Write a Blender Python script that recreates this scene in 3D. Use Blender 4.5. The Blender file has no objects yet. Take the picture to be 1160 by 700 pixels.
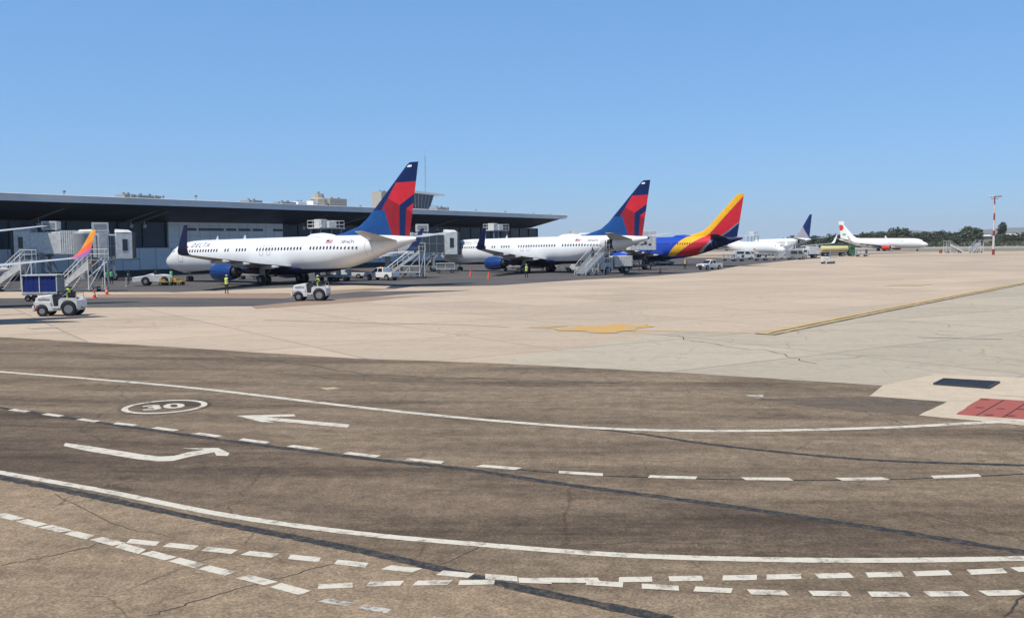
import bpy, bmesh, math, random
from mathutils import Vector, Matrix
random.seed(7)
R = math.radians
scene = bpy.context.scene
col = scene.collection

# ------------------------------------------------------------------ camera
FPX, HCAM, PITCH, ROLL = 1050.0, 4.3, math.atan(73.5/1050.0), 0.0092
cam_d = bpy.data.cameras.new('camera'); cam = bpy.data.objects.new('camera', cam_d); col.objects.link(cam)
cam_d.sensor_width = 36.0; cam_d.lens = 36.0*FPX/1160.0; cam_d.clip_start = 0.1; cam_d.clip_end = 60000
fwd = Vector((0, math.cos(PITCH), -math.sin(PITCH)))
rt0 = Vector((1, 0, 0)); up0 = rt0.cross(fwd)
rt = rt0*math.cos(ROLL) - up0*math.sin(ROLL); up = up0*math.cos(ROLL) + rt0*math.sin(ROLL)
cam.matrix_world = Matrix(((rt.x, up.x, -fwd.x, 0), (rt.y, up.y, -fwd.y, 0), (rt.z, up.z, -fwd.z, HCAM), (0, 0, 0, 1)))
scene.camera = cam

# ------------------------------------------------------------------ sky, sun, exposure
SUN_EL = R(60); SUN_AZ = math.atan2(-0.80, -0.60)     # compass style, from +Y towards +X
sdir = Vector((math.sin(SUN_AZ)*math.cos(SUN_EL), math.cos(SUN_AZ)*math.cos(SUN_EL), math.sin(SUN_EL)))
world = bpy.data.worlds.new('World'); scene.world = world; world.use_nodes = True
wn = world.node_tree; wn.nodes.clear()
sky = wn.nodes.new('ShaderNodeTexSky'); sky.sky_type = 'NISHITA'; sky.sun_disc = False
sky.sun_elevation = SUN_EL; sky.sun_rotation = SUN_AZ; sky.altitude = 0
sky.air_density = 1.0; sky.dust_density = 0.0; sky.ozone_density = 8.0
bg = wn.nodes.new('ShaderNodeBackground'); bg.inputs['Strength'].default_value = 0.11
wo = wn.nodes.new('ShaderNodeOutputWorld')
ga = wn.nodes.new('ShaderNodeGamma'); ga.inputs['Gamma'].default_value = .46; wn.links.new(sky.outputs[0], ga.inputs['Color'])
ti = wn.nodes.new('ShaderNodeVectorMath'); ti.operation = 'MULTIPLY'; ti.inputs[1].default_value = (1.38, 2.28, 3.36); wn.links.new(ga.outputs[0], ti.inputs[0])
# the dome deepens towards the zenith
tcw = wn.nodes.new('ShaderNodeTexCoord'); sx = wn.nodes.new('ShaderNodeSeparateXYZ'); wn.links.new(tcw.outputs['Generated'], sx.inputs[0])
mz = wn.nodes.new('ShaderNodeMapRange'); mz.interpolation_type = 'SMOOTHSTEP'; mz.inputs['From Min'].default_value = .28; mz.inputs['From Max'].default_value = .9
mz.inputs['To Min'].default_value = 1.0; mz.inputs['To Max'].default_value = .42; wn.links.new(sx.outputs[2], mz.inputs['Value'])
zs_ = wn.nodes.new('ShaderNodeVectorMath'); zs_.operation = 'SCALE'; wn.links.new(ti.outputs[0], zs_.inputs[0]); wn.links.new(mz.outputs[0], zs_.inputs['Scale'])
wn.links.new(zs_.outputs[0], bg.inputs['Color']); wn.links.new(bg.outputs[0], wo.inputs['Surface'])
sl = bpy.data.lights.new('sun', 'SUN'); sl.energy = 5.0; sl.angle = R(0.53); sl.color = (1.0, 0.95, 0.87)
so = bpy.data.objects.new('sun', sl); col.objects.link(so)
so.rotation_euler = (-sdir).to_track_quat('-Z', 'Y').to_euler()
scene.view_settings.view_transform = 'Standard'; scene.view_settings.look = 'None'
scene.view_settings.exposure = 0.0; scene.view_settings.gamma = 1.0
scene.view_settings.use_curve_mapping = False

# ------------------------------------------------------------------ helpers
def G(px, py, z=0.0):
    """ground survey: point of the plane z under a sight line"""
    d = rt*((px-580)/FPX) + up*((350-py)/FPX) + fwd
    t = (z-HCAM)/d.z
    return Vector((d.x*t, d.y*t, z))
def yh(px): return 276.5 + ROLL*(580-px)
def S(px, D, z=0.0):
    """point at forward distance D on bearing px"""
    return Vector(((px-580)/FPX*D, D, z))
def DG(py, px): return HCAM*FPX/(py-yh(px))

def nodes_of(m):
    m.use_nodes = True; nt = m.node_tree
    return nt, nt.nodes['Principled BSDF']
def mat(name, c, rough=0.5, metal=0.0, var=0.12, scale=1.5, bump=0.0, spec=0.5, dirt=None, coat=0.0):
    m = bpy.data.materials.new(name); nt, b = nodes_of(m)
    N = nt.nodes.new; L = nt.links.new
    b.inputs['Roughness'].default_value = rough; b.inputs['Metallic'].default_value = metal
    b.inputs['Specular IOR Level'].default_value = spec
    b.inputs['Coat Weight'].default_value = coat
    tc = N('ShaderNodeTexCoord'); no = N('ShaderNodeTexNoise'); no.inputs['Scale'].default_value = scale
    no.inputs['Detail'].default_value = 6; no.inputs['Roughness'].default_value = 0.65
    L(tc.outputs['Object'], no.inputs['Vector'])
    mx = N('ShaderNodeMix'); mx.data_type = 'RGBA'
    dk = dirt or tuple(v*(1-var*1.6) for v in c)
    mr = N('ShaderNodeMapRange'); mr.inputs['From Min'].default_value = 0.38; mr.inputs['From Max'].default_value = 0.72
    L(no.outputs['Fac'], mr.inputs['Value']); 
    mul = N('ShaderNodeMath'); mul.operation = 'MULTIPLY'; mul.inputs[1].default_value = 1.0 if dirt is None else var*3
    L(mr.outputs[0], mul.inputs[0]); L(mul.outputs[0], mx.inputs[0])
    mx.inputs[6].default_value = (*c, 1); mx.inputs[7].default_value = (*dk, 1)
    L(mx.outputs[2], b.inputs['Base Color'])
    rr = N('ShaderNodeMapRange'); rr.inputs['To Min'].default_value = max(0.02, rough-0.08); rr.inputs['To Max'].default_value = min(1, rough+0.12)
    L(no.outputs['Fac'], rr.inputs['Value']); L(rr.outputs[0], b.inputs['Roughness'])
    if bump:
        bp = N('ShaderNodeBump'); bp.inputs['Strength'].default_value = bump; bp.inputs['Distance'].default_value = 0.02
        n2 = N('ShaderNodeTexNoise'); n2.inputs['Scale'].default_value = scale*12; L(tc.outputs['Object'], n2.inputs['Vector'])
        L(n2.outputs['Fac'], bp.inputs['Height']); L(bp.outputs[0], b.inputs['Normal'])
    return m

M = {}
def dm(k, *a, **kw): M[k] = mat(k, *a, **kw)
dm('white_paint', (.80, .80, .78), .28, coat=.3, var=.05, scale=.35)
dm('body_grey', (.62, .62, .60), .35, var=.08)
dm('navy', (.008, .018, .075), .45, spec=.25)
dm('fin_navy', (.006, .020, .095), .45, spec=.25)
dm('fin_blue', (.012, .070, .235), .4, spec=.3)
dm('red', (.60, .022, .035), .4, spec=.3)
dm('dark_red', (.30, .014, .025), .4, spec=.3)
dm('engine_blue', (.008, .045, .19), .25, coat=.3)
dm('sky_blue_paint', (.015, .065, .42), .35, spec=.3)
dm('orange', (.80, .30, .03), .3, coat=.2)
dm('yellow', (.85, .44, .015), .4, spec=.3)
dm('bare_metal', (.62, .63, .65), .25, .9, var=.1)
dm('dark_metal', (.05, .05, .055), .45, .5)
dm('tyre', (.018, .018, .018), .85, var=.2, scale=8)
dm('rim', (.30, .30, .31), .4, .4)
dm('glass_dark', (.012, .016, .022), .08, spec=.8, var=.02)
dm('window_dark', (.03, .035, .045), .2, var=.02)
dm('gse_white', (.74, .74, .71), .42, var=.2, scale=2.2, dirt=(.36, .33, .28))
dm('gse_grey', (.30, .305, .31), .5, var=.15)
dm('black_rubber', (.014, .014, .015), .7)
dm('grey_metal', (.40, .41, .42), .45, .4)
dm('tarp_blue', (.012, .035, .22), .5, var=.25, scale=3, bump=.4)
dm('hi_vis', (.62, .80, .06), .6)
dm('hi_vis_green', (.10, .55, .16), .6)
dm('trousers', (.02, .022, .035), .8)
dm('skin', (.36, .19, .12), .6, var=.08)
dm('hair', (.015, .012, .01), .7)
dm('cap', (.55, .55, .52), .7)
dm('cone_orange', (.78, .11, .03), .5)
dm('panel_grey', (.72, .75, .76), .5, var=.08, scale=.4)
dm('panel_light', (.86, .86, .84), .5, var=.08, scale=.4)
dm('fascia', (.68, .68, .66), .5, 0, var=.1, scale=.3)
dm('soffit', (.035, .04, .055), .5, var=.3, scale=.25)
dm('facade_glass', (.035, .062, .10), .12, spec=.22, var=.05)
dm('mullion', (.02, .024, .03), .4)
dm('concrete_block', (.40, .36, .30), .8, var=.1)
dm('bellows', (.10, .105, .115), .7)
dm('bridge_glass', (.055, .07, .085), .15, var=.1)
dm('mast_red', (.30, .03, .03), .5)
dm('tank_yellow', (.62, .55, .28), .45)
dm('truck_green', (.03, .16, .06), .4)
dm('bark', (.11, .08, .055), .9)
dm('rust', (.30, .10, .05), .7)
dm('wall_white', (.62, .60, .56), .8)
dm('dolly_yellow', (.60, .40, .07), .5)
dm('letter_navy', (.03, .045, .12), .4)
dm('letter_red', (.50, .05, .04), .4)
dm('letter_orange', (.72, .25, .12), .4)
dm('interior_dark', (.01, .01, .01), .8)

def curpoly(p): return p
class MB:
    def __init__(s): s.bm = bmesh.new(); s.mi = 0
    def _f(s, vs, smooth=False):
        try:
            f = s.bm.faces.new(vs); f.material_index = s.mi; f.smooth = smooth; return f
        except ValueError: return None
    def box(s, c, d, rz=0, ry=0, rx=0, taper=(1, 1)):
        m = Matrix.Translation(c) @ Matrix.Rotation(rz, 4, 'Z') @ Matrix.Rotation(ry, 4, 'Y') @ Matrix.Rotation(rx, 4, 'X')
        x, y, z = d[0]/2, d[1]/2, d[2]/2
        v = []
        for k in (-1, 1):
            tx, ty = taper if k > 0 else (1, 1)
            for (i, j) in ((-1, -1), (1, -1), (1, 1), (-1, 1)):
                v.append(s.bm.verts.new(m @ Vector((i*x*tx, j*y*ty, k*z))))
        for q in ((3, 2, 1, 0), (4, 5, 6, 7), (0, 1, 5, 4), (1, 2, 6, 5), (2, 3, 7, 6), (3, 0, 4, 7)): s._f([v[i] for i in q])
        return s
    def tube(s, a, b, r0, r1=None, n=10, caps=True):
        a = Vector(a); b = Vector(b); r1 = r0 if r1 is None else r1
        d = (b-a).normalized(); u = d.orthogonal().normalized(); w = d.cross(u)
        A = [s.bm.verts.new(a+(u*math.cos(2*math.pi*i/n)+w*math.sin(2*math.pi*i/n))*r0) for i in range(n)]
        B = [s.bm.verts.new(b+(u*math.cos(2*math.pi*i/n)+w*math.sin(2*math.pi*i/n))*r1) for i in range(n)]
        for i in range(n): s._f((A[i], A[(i+1) % n], B[(i+1) % n], B[i]), n > 6)
        if caps: s._f(A[::-1]); s._f(B)
        return s
    def path(s, pts, r, n=8):
        for a, b in zip(pts, pts[1:]): s.tube(a, b, r, r, n)
        return s
    def loft(s, rings, caps=True, smooth=True, closed=True):
        vr = [[s.bm.verts.new(p) for p in r] for r in rings]
        n = len(vr[0])
        for a, b in zip(vr, vr[1:]):
            for i in range(n if closed else n-1): s._f((a[i], a[(i+1) % n], b[(i+1) % n], b[i]), smooth)
        if caps: s._f(vr[0][::-1]); s._f(vr[-1])
        return s
    def lathe(s, c, axis, prof, n=24, smooth=True):
        """prof: (distance along axis, radius)"""
        c = Vector(c); d = Vector(axis).normalized(); u = d.orthogonal().normalized(); w = d.cross(u)
        rings = [[c+d*t+(u*math.cos(2*math.pi*i/n)+w*math.sin(2*math.pi*i/n))*max(r, 1e-3) for i in range(n)] for t, r in prof]
        return s.loft(rings, True, smooth)
    def prism(s, pts, y0, y1, plane='xz'):
        """outline extruded between y0 and y1"""
        def P(p, q): return (p[0], q, p[1]) if plane == 'xz' else (p[0], p[1], q) if plane == 'xy' else (q, p[0], p[1])
        A = [s.bm.verts.new(P(p, y0)) for p in pts]; B = [s.bm.verts.new(P(p, y1)) for p in pts]
        n = len(pts)
        for i in range(n): s._f((A[i], A[(i+1) % n], B[(i+1) % n], B[i]))
        s._f(A[::-1]); s._f(B)
        return s
    def quad(s, *p): s._f([s.bm.verts.new(q) for q in p]); return s
    def wheel(s, c, r, w, axis=(0, 1, 0), rimr=0.55, tm=0, rm=1):
        c = Vector(c); a = Vector(axis).normalized()
        s.mi = tm; s.lathe(c-a*w/2, a, [(0, r*.6), (0, r*.86), (w*.18, r), (w*.82, r), (w, r*.86), (w, r*.6)], 20)
        s.mi = rm; s.lathe(c-a*(w/2+.012), a, [(0, r*rimr*.4), (0.004, r*rimr), (w+.02, r*rimr), (w+.024, r*rimr*.4)], 16)
        s.mi = 0; return s
    def paint(s, polys):
        """cut the mesh along the outlines of flat livery patches in the side view (x,z), colour what is inside"""
        for poly, mi in polys:
            n = len(poly)
            for i in range(n):
                a, b = poly[i], poly[(i+1) % n]
                no = Vector((-(b[1]-a[1]), 0, b[0]-a[0]))
                if no.length < 1e-6: continue
                bmesh.ops.bisect_plane(s.bm, geom=s.bm.verts[:]+s.bm.edges[:]+s.bm.faces[:], plane_co=(a[0], 0, a[1]), plane_no=no.normalized(), dist=1e-5)
        for f in s.bm.faces:
            c = f.calc_center_median()
            for poly, mi in polys:
                if inside(c.x, c.z, poly): f.material_index = mi
        return s
    def build(s, name, mats, parent=None, sharp=35, bevel=0, recalc=True):
        if recalc: bmesh.ops.recalc_face_normals(s.bm, faces=s.bm.faces[:])
        me = bpy.data.meshes.new(name); s.bm.to_mesh(me); s.bm.free()
        for k in (mats if isinstance(mats, (list, tuple)) else [mats]): me.materials.append(M[k] if isinstance(k, str) else k)
        if sharp is not None: me.set_sharp_from_angle(angle=R(sharp))
        o = bpy.data.objects.new(name, me); col.objects.link(o)
        if parent: o.parent = parent
        if bevel:
            bv = o.modifiers.new('bevel', 'BEVEL'); bv.width = bevel; bv.segments = 2; bv.limit_method = 'ANGLE'; bv.angle_limit = R(40)
        return o
def inside(x, y, poly):
    c = False; n = len(poly); j = n-1
    for i in range(n):
        xi, yi = poly[i]; xj, yj = poly[j]
        if (yi > y) != (yj > y) and x < (xj-xi)*(y-yi)/(yj-yi)+xi: c = not c
        j = i
    return c
def tag(o, label=None, cat=None, group=None, kind=None):
    if label: o['label'] = label
    if cat: o['category'] = cat
    if group: o['group'] = group
    if kind: o['kind'] = kind
    return o
def empty(name, loc=(0, 0, 0), rz=0, ry=0, label=None, cat=None, group=None):
    o = bpy.data.objects.new(name, None); col.objects.link(o); o.empty_display_size = .3
    o.location = loc; o.rotation_euler = (0, ry, rz)
    return tag(o, label, cat, group)
def kids(o): return [c for c in bpy.data.objects if c.parent == o]
def copy_tree(o, parent=None, label=None, loc=None, rz=None, sc=None):
    c = o.copy(); col.objects.link(c); c.parent = parent
    if label: c['label'] = label
    if loc is not None: c.location = loc
    if rz is not None: c.rotation_euler = (0, 0, rz)
    if sc is not None: c.scale = sc if hasattr(sc, '__len__') else (sc,)*3
    for ch in kids(o): copy_tree(ch, c)
    return c
def text_mesh(s, size, shear=0.0, space=1.0, bold=0.0):
    cu = bpy.data.curves.new('lettering', 'FONT'); cu.body = s; cu.size = size; cu.shear = shear; cu.space_character = space
    cu.resolution_u = 3; cu.offset = bold
    o = bpy.data.objects.new('lettering', cu); col.objects.link(o)
    dg = bpy.context.evaluated_depsgraph_get(); me = bpy.data.meshes.new_from_object(o.evaluated_get(dg))
    bpy.data.objects.remove(o); return me
def text_on(s, size, fn, matk, name, parent, shear=0.0, space=1.0, sub=None, bold=0.0):
    """lettering placed by fn(u,v)->point"""
    me = text_mesh(s, size, shear, space, bold)
    bm = bmesh.new(); bm.from_mesh(me)
    if sub: bmesh.ops.subdivide_edges(bm, edges=bm.edges[:], cuts=1)
    for v in bm.verts: v.co = fn(v.co.x, v.co.y)
    me2 = bpy.data.meshes.new(name); bm.to_mesh(me2); bm.free(); me2.materials.append(M[matk])
    o = bpy.data.objects.new(name, me2); col.objects.link(o)
    if parent: o.parent = parent
    return o
def catmull(pts, k=6):
    P = [pts[0]*2-pts[1]]+pts+[pts[-1]*2-pts[-2]]; out = []
    for i in range(1, len(P)-2):
        for j in range(k):
            t = j/k; a, b, c, d = P[i-1], P[i], P[i+1], P[i+2]
            out.append(.5*((2*b)+(c-a)*t+(2*a-5*b+4*c-d)*t*t+(3*b-a-3*c+d)*t**3))
    return out+[pts[-1]]
# ------------------------------------------------------------------ ground materials
def ground_mat(name, base, alt, dark, streak=1.0, crack=0.5, grain=0.25, joints=None, patch=.05, rough=.9, ang=0.10, stain=(.5, .72), grain_scale=22, crack_scale=.13, bumpd=.01):
    m = bpy.data.materials.new(name); nt, b = nodes_of(m); N = nt.nodes.new; L = nt.links.new
    b.inputs['Roughness'].default_value = rough; b.inputs['Specular IOR Level'].default_value = .25
    tc = N('ShaderNodeTexCoord')
    mp = N('ShaderNodeMapping'); mp.inputs['Rotation'].default_value = (0, 0, ang); L(tc.outputs['Object'], mp.inputs['Vector'])
    def noise(scale, det, vec, rg=.6, dist=0):
        n = N('ShaderNodeTexNoise'); n.inputs['Scale'].default_value = scale; n.inputs['Detail'].default_value = det
        n.inputs['Roughness'].default_value = rg; n.inputs['Distortion'].default_value = dist; L(vec, n.inputs['Vector']); return n.outputs['Fac']
    def rng(v, a, c, d=0., e=1.):
        r = N('ShaderNodeMapRange'); r.inputs['From Min'].default_value = a; r.inputs['From Max'].default_value = c
        r.inputs['To Min'].default_value = d; r.inputs['To Max'].default_value = e; L(v, r.inputs['Value']); return r.outputs[0]
    def mix(f, a, c, bt='MIX'):
        x = N('ShaderNodeMix'); x.data_type = 'RGBA'; x.blend_type = bt; 
        if isinstance(f, float): x.inputs[0].default_value = f
        else: L(f, x.inputs[0])
        for sck, v in ((x.inputs[6], a), (x.inputs[7], c)):
            if isinstance(v, tuple): sck.default_value = (*v, 1)
            else: L(v, sck)
        return x.outputs[2]
    def mul(a, k):
        x = N('ShaderNodeMath'); x.operation = 'MULTIPLY'; L(a, x.inputs[0])
        if isinstance(k, float): x.inputs[1].default_value = k
        else: L(k, x.inputs[1])
        return x.outputs[0]
    v = mp.outputs[0]
    st = N('ShaderNodeMapping'); st.inputs['Scale'].default_value = (.16, 1, 1); L(v, st.inputs['Vector'])
    c = mix(rng(noise(patch, 5, v, .62, .6), .35, .65), base, alt)
    c = mix(mul(rng(noise(.55, 6, st.outputs[0], .7, .4), stain[0], stain[1]), streak), c, dark)
    c = mix(mul(rng(noise(.8, 6, v, .75), .52, .75), .45), c, dark)
    g = rng(noise(grain_scale, 6, v, .85), .32, .68, 1-grain*1.35, 1+grain*1.35)
    x = N('ShaderNodeVectorMath'); x.operation = 'SCALE'; L(c, x.inputs[0]); L(g, x.inputs['Scale']); c = x.outputs[0]
    g2 = rng(noise(2.6, 6, v, .8), .3, .7, 1-grain*.95, 1+grain*.95)
    x = N('ShaderNodeVectorMath'); x.operation = 'SCALE'; L(c, x.inputs[0]); L(g2, x.inputs['Scale']); c = x.outputs[0]
    if grain > .25:      # aggregate stones, drips and small dark spots
        vs_ = N('ShaderNodeTexVoronoi'); vs_.inputs['Scale'].default_value = 38; L(v, vs_.inputs['Vector'])
        sp = N('ShaderNodeSeparateColor'); L(vs_.outputs['Color'], sp.inputs[0])
        x = N('ShaderNodeVectorMath'); x.operation = 'SCALE'; L(c, x.inputs[0]); L(rng(sp.outputs[0], 0., 1., .80, 1.20), x.inputs['Scale']); c = x.outputs[0]
        vd = N('ShaderNodeTexVoronoi'); vd.inputs['Scale'].default_value = .9; L(v, vd.inputs['Vector'])
        c = mix(mul(mul(rng(vd.outputs['Distance'], .05, .10, 1., 0.), rng(noise(.3, 3, v), .5, .6)), .7), c, tuple(q*.6 for q in dark))
    if crack:
        for sc_, wd in ((crack_scale, .006), (crack_scale*3.1, .010)):
            wv = N('ShaderNodeTexNoise'); wv.inputs['Scale'].default_value = sc_*6; wv.inputs['Detail'].default_value = 5; L(v, wv.inputs['Vector'])
            ad = N('ShaderNodeMix'); ad.data_type = 'RGBA'; ad.blend_type = 'ADD'; ad.inputs[0].default_value = .16/sc_*.6; L(v, ad.inputs[6]); L(wv.outputs['Color'], ad.inputs[7])
            vo = N('ShaderNodeTexVoronoi'); vo.feature = 'DISTANCE_TO_EDGE'; vo.inputs['Scale'].default_value = sc_; L(ad.outputs[2], vo.inputs['Vector'])
            ck = rng(vo.outputs['Distance'], 0., wd, 1., 0.)
            msk = rng(noise(.12 if sc_ == crack_scale else .22, 3, v), .50, .58)
            c = mix(mul(mul(ck, msk), crack), c, tuple(q*.35 for q in dark))
    if joints:
        sx, sy, ja, jc = joints
        jm = N('ShaderNodeMapping'); jm.inputs['Rotation'].default_value = (0, 0, ja); L(tc.outputs['Object'], jm.inputs['Vector'])
        br = N('ShaderNodeTexBrick'); br.offset = 0; br.inputs['Scale'].default_value = 1; br.inputs['Brick Width'].default_value = sx; br.inputs['Row Height'].default_value = sy
        br.inputs['Mortar Size'].default_value = .08; br.inputs['Mortar Smooth'].default_value = .3; br.inputs['Bias'].default_value = 0
        br.inputs['Color1'].default_value = (1, 1, 1, 1); br.inputs['Color2'].default_value = (.85, .855, .86, 1); br.inputs['Mortar'].default_value = (1, 1, 1, 1)
        L(jm.outputs[0], br.inputs['Vector'])
        c = mix(1.0, c, br.outputs['Color'], 'MULTIPLY')
        c = mix(mul(br.outputs['Fac'], .75), c, jc)
    L(c, b.inputs['Base Color'])
    bp = N('ShaderNodeBump'); bp.inputs['Strength'].default_value = .6; bp.inputs['Distance'].default_value = bumpd
    L(noise(grain_scale*1.6, 4, v, .8), bp.inputs['Height']); L(bp.outputs[0], b.inputs['Normal'])
    return m
M['asphalt'] = ground_mat('asphalt', (.185, .137, .091), (.255, .194, .130), (.096, .069, .046), streak=.95, crack=.5, grain=.36, stain=(.42, .66))
M['asphalt_lane'] = ground_mat('asphalt_lane', (.145, .104, .069), (.205, .152, .103), (.066, .047, .032), streak=1., crack=.5, grain=.36, stain=(.40, .64), patch=.09)
M['asphalt_tan'] = ground_mat('asphalt_tan', (.285, .211, .137), (.220, .163, .107), (.125, .090, .060), streak=.8, crack=.6, grain=.34, patch=.12)
M['asphalt_patch'] = ground_mat('asphalt_patch', (.125, .096, .069), (.15, .115, .083), (.07, .058, .048), streak=.6, crack=.8, grain=.3)
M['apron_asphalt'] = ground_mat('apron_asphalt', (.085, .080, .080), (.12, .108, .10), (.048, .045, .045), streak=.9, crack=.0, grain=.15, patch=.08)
M['concrete'] = ground_mat('concrete', (.54, .425, .31), (.445, .36, .275), (.36, .28, .205), streak=.85, crack=.45, grain=.10, joints=(7.5, 7.5, R(-34), (.27, .22, .175)), patch=.022, stain=(.5, .8))
M['concrete_grey'] = ground_mat('concrete_grey', (.475, .405, .305), (.405, .352, .27), (.26, .225, .185), streak=.6, crack=.6, grain=.12, joints=(15., 7.5, R(-34), (.22, .195, .16)), patch=.04, stain=(.5, .8))
M['concrete_new'] = ground_mat('concrete_new', (.52, .43, .32), (.47, .39, .29), (.33, .275, .21), streak=.4, crack=.2, grain=.12)
M['pink_apron'] = ground_mat('pink_apron', (.27, .185, .13), (.32, .225, .16), (.16, .12, .105), streak=.8, crack=0, grain=.12)
M['stain_road'] = ground_mat('stain_road', (.38, .30, .21), (.42, .335, .24), (.24, .20, .16), streak=.8, crack=0, grain=.12)
M['dry_ground'] = ground_mat('dry_ground', (.27, .215, .16), (.20, .175, .12), (.12, .11, .07), streak=.7, crack=0, grain=.2, patch=.02)
def paint_mat(name, c, under, wear=.5, rough=.6, sc=2.5):
    m = bpy.data.materials.new(name); nt, b = nodes_of(m); N = nt.nodes.new; L = nt.links.new
    b.inputs['Roughness'].default_value = rough; b.inputs['Specular IOR Level'].default_value = .2
    tc = N('ShaderNodeTexCoord')
    n1 = N('ShaderNodeTexNoise'); n1.inputs['Scale'].default_value = sc; n1.inputs['Detail'].default_value = 8; n1.inputs['Roughness'].default_value = .8; L(tc.outputs['Object'], n1.inputs['Vector'])
    n2 = N('ShaderNodeTexNoise'); n2.inputs['Scale'].default_value = 30; n2.inputs['Detail'].default_value = 5; n2.inputs['Roughness'].default_value = .8; L(tc.outputs['Object'], n2.inputs['Vector'])
    r = N('ShaderNodeMapRange'); r.inputs['From Min'].default_value = 1-wear*.9-.05; r.inputs['From Max'].default_value = 1-wear*.9+.10; L(n1.outputs['Fac'], r.inputs['Value'])
    r2 = N('ShaderNodeMapRange'); r2.inputs['From Min'].default_value = .3; r2.inputs['From Max'].default_value = .7; r2.inputs['To Min'].default_value = .82; r2.inputs['To Max'].default_value = 1.08; L(n2.outputs['Fac'], r2.inputs['Value'])
    v = N('ShaderNodeVectorMath'); v.operation = 'SCALE'; v.inputs[0].default_value = c; L(r2.outputs[0], v.inputs['Scale'])
    x = N('ShaderNodeMix'); x.data_type = 'RGBA'; L(r.outputs[0], x.inputs[0]); L(v.outputs[0], x.inputs[6]); x.inputs[7].default_value = (*under, 1)
    L(x.outputs[2], b.inputs['Base Color']); return m
AS = (.15, .122, .096); CO = (.40, .33, .25)
M['line_white'] = paint_mat('line_white', (.61, .56, .46), AS, .49)
M['line_worn'] = paint_mat('line_worn', (.52, .49, .43), AS, .56, sc=5)
M['line_yellow'] = paint_mat('line_yellow', (.62, .34, .045), CO, .55, sc=1.2)
M['line_yellow_b'] = paint_mat('line_yellow_b', (.62, .42, .13), CO, .48, sc=1.2)
M['line_yellow_dim'] = paint_mat('line_yellow_dim', (.50, .36, .17), CO, .56, sc=.8)
M['line_dark'] = paint_mat('line_dark', (.10, .08, .065), CO, .5, sc=.8)
M['sealant'] = paint_mat('sealant', (.030, .032, .036), (.10, .082, .064), .54, .85, sc=7)
M['line_faint'] = paint_mat('line_faint', (.50, .44, .36), CO, .6, sc=.6)
M['pad_red'] = paint_mat('pad_red', (.36, .095, .065), (.28, .12, .09), .45, sc=3)
M['grate'] = mat('grate', (.055, .056, .062), .5, .3, var=.3, scale=4)
M['crack_seal'] = paint_mat('crack_seal', (.055, .045, .038), AS, .5, .8, sc=3)

def sheet(name, pts, z, m, parent=None, jag=0.0, step=1.5):
    out = []
    for i, a in enumerate(pts):
        b = pts[(i+1) % len(pts)]
        if jag and (b-a).length > step and max(a.length, b.length) < 260:
            n = min(int((b-a).length/step), 160); nr = Vector((-(b-a).y, (b-a).x, 0)).normalized()
            for k in range(n): out.append(a.lerp(b, k/n)+nr*(random.uniform(-jag, jag) if k else 0))
        else: out.append(a)
    me = bpy.data.meshes.new(name); me.from_pydata([(p.x, p.y, z) for p in out], [], [list(range(len(out)))]); me.materials.append(M[m])
    bm = bmesh.new(); bm.from_mesh(me); bmesh.ops.triangulate(bm, faces=bm.faces[:]); 
    for f in bm.faces:
        if f.normal.z < 0: f.normal_flip()
    bm.to_mesh(me); bm.free()
    o = bpy.data.objects.new(name, me); col.objects.link(o)
    if parent: o.parent = parent
    else: o['kind'] = 'structure'
    return o
def gp(*p): return [G(a, b) for a, b in p]
# one ground sheet reaching the horizon
gm = bpy.data.meshes.new('ground'); gm.from_pydata([(-9000, -600, -.03), (9000, -600, -.03), (9000, 20000, -.03), (-9000, 20000, -.03)], [], [(0, 1, 2, 3)])
gm.materials.append(M['dry_ground']); g = bpy.data.objects.new('ground', gm); col.objects.link(g); g['kind'] = 'structure'
FAR = [Vector((-330, 60, 0)), Vector((-330, 420, 0)), Vector((140, 420, 0)), G(1080, 285.5), G(1160, 284.2), Vector((420, 380, 0)), Vector((420, 22, 0))]
apron = sheet('apron', [Vector((-330, -60, 0))]+FAR[1:-1]+[Vector((420, -60, 0))], 0.0, 'concrete')
sheet('apron_grey_slabs', gp((556, 411.5), (640, 396), (700, 386), (770, 375), (872, 377.5), (1030, 345), (1160, 318.5))+[Vector((95, 100, 0)), Vector((95, 30, 0)), G(1160, 470), G(1000, 440)], .004, 'concrete_grey')
# brown taxiway in front, the edge of it ragged
edge = gp((-200, 372), (0, 382), (200, 393.5), (400, 406), (570, 412), (800, 424), (1000, 437), (985, 449), (1073, 455.5), (1041, 471), (1160, 478.5), (1330, 490))
taxi = sheet('taxiway', edge+[Vector((120, -60, 0)), Vector((-160, -60, 0)), Vector((-160, 20, 0))], .008, 'asphalt', jag=.06, step=.8)
sheet('taxiway_lane', gp((-60, 455), (0, 463), (200, 492), (400, 518.5), (520, 531.5), (640, 549.5), (820, 573.5), (1000, 600.5), (1160, 626.5), (1230, 636), (1160, 633), (1000, 635.3), (850, 634), (700, 629), (540, 617), (400, 604), (250, 583), (120, 557), (0, 535.5), (-60, 524)), .010, 'asphalt_lane')
sheet('taxiway_shoulder', gp((-60, 527), (0, 542), (100, 562.5), (250, 594), (400, 623.5), (520, 651), (600, 670), (700, 695))+[G(740, 760), G(-60, 800)], .010, 'asphalt_tan')
sheet('pale_pad', gp((1000, 437), (985, 449), (1073, 455.5), (1092, 446), (1200, 452), (1260, 448), (1200, 430), (1060, 424)), .012, 'concrete_new')
sheet('pale_kerb_strip', gp((1092, 446), (1041, 471), (1160, 482.5), (1330, 496), (1340, 470), (1200, 453)), .016, 'concrete_new', jag=.02, step=.5)
red = sheet('red_pad', gp((1111, 451.5), (1083, 470), (1160, 475.5), (1330, 488), (1330, 465), (1200, 457)), .020, 'pad_red', jag=.02, step=.3)
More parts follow.
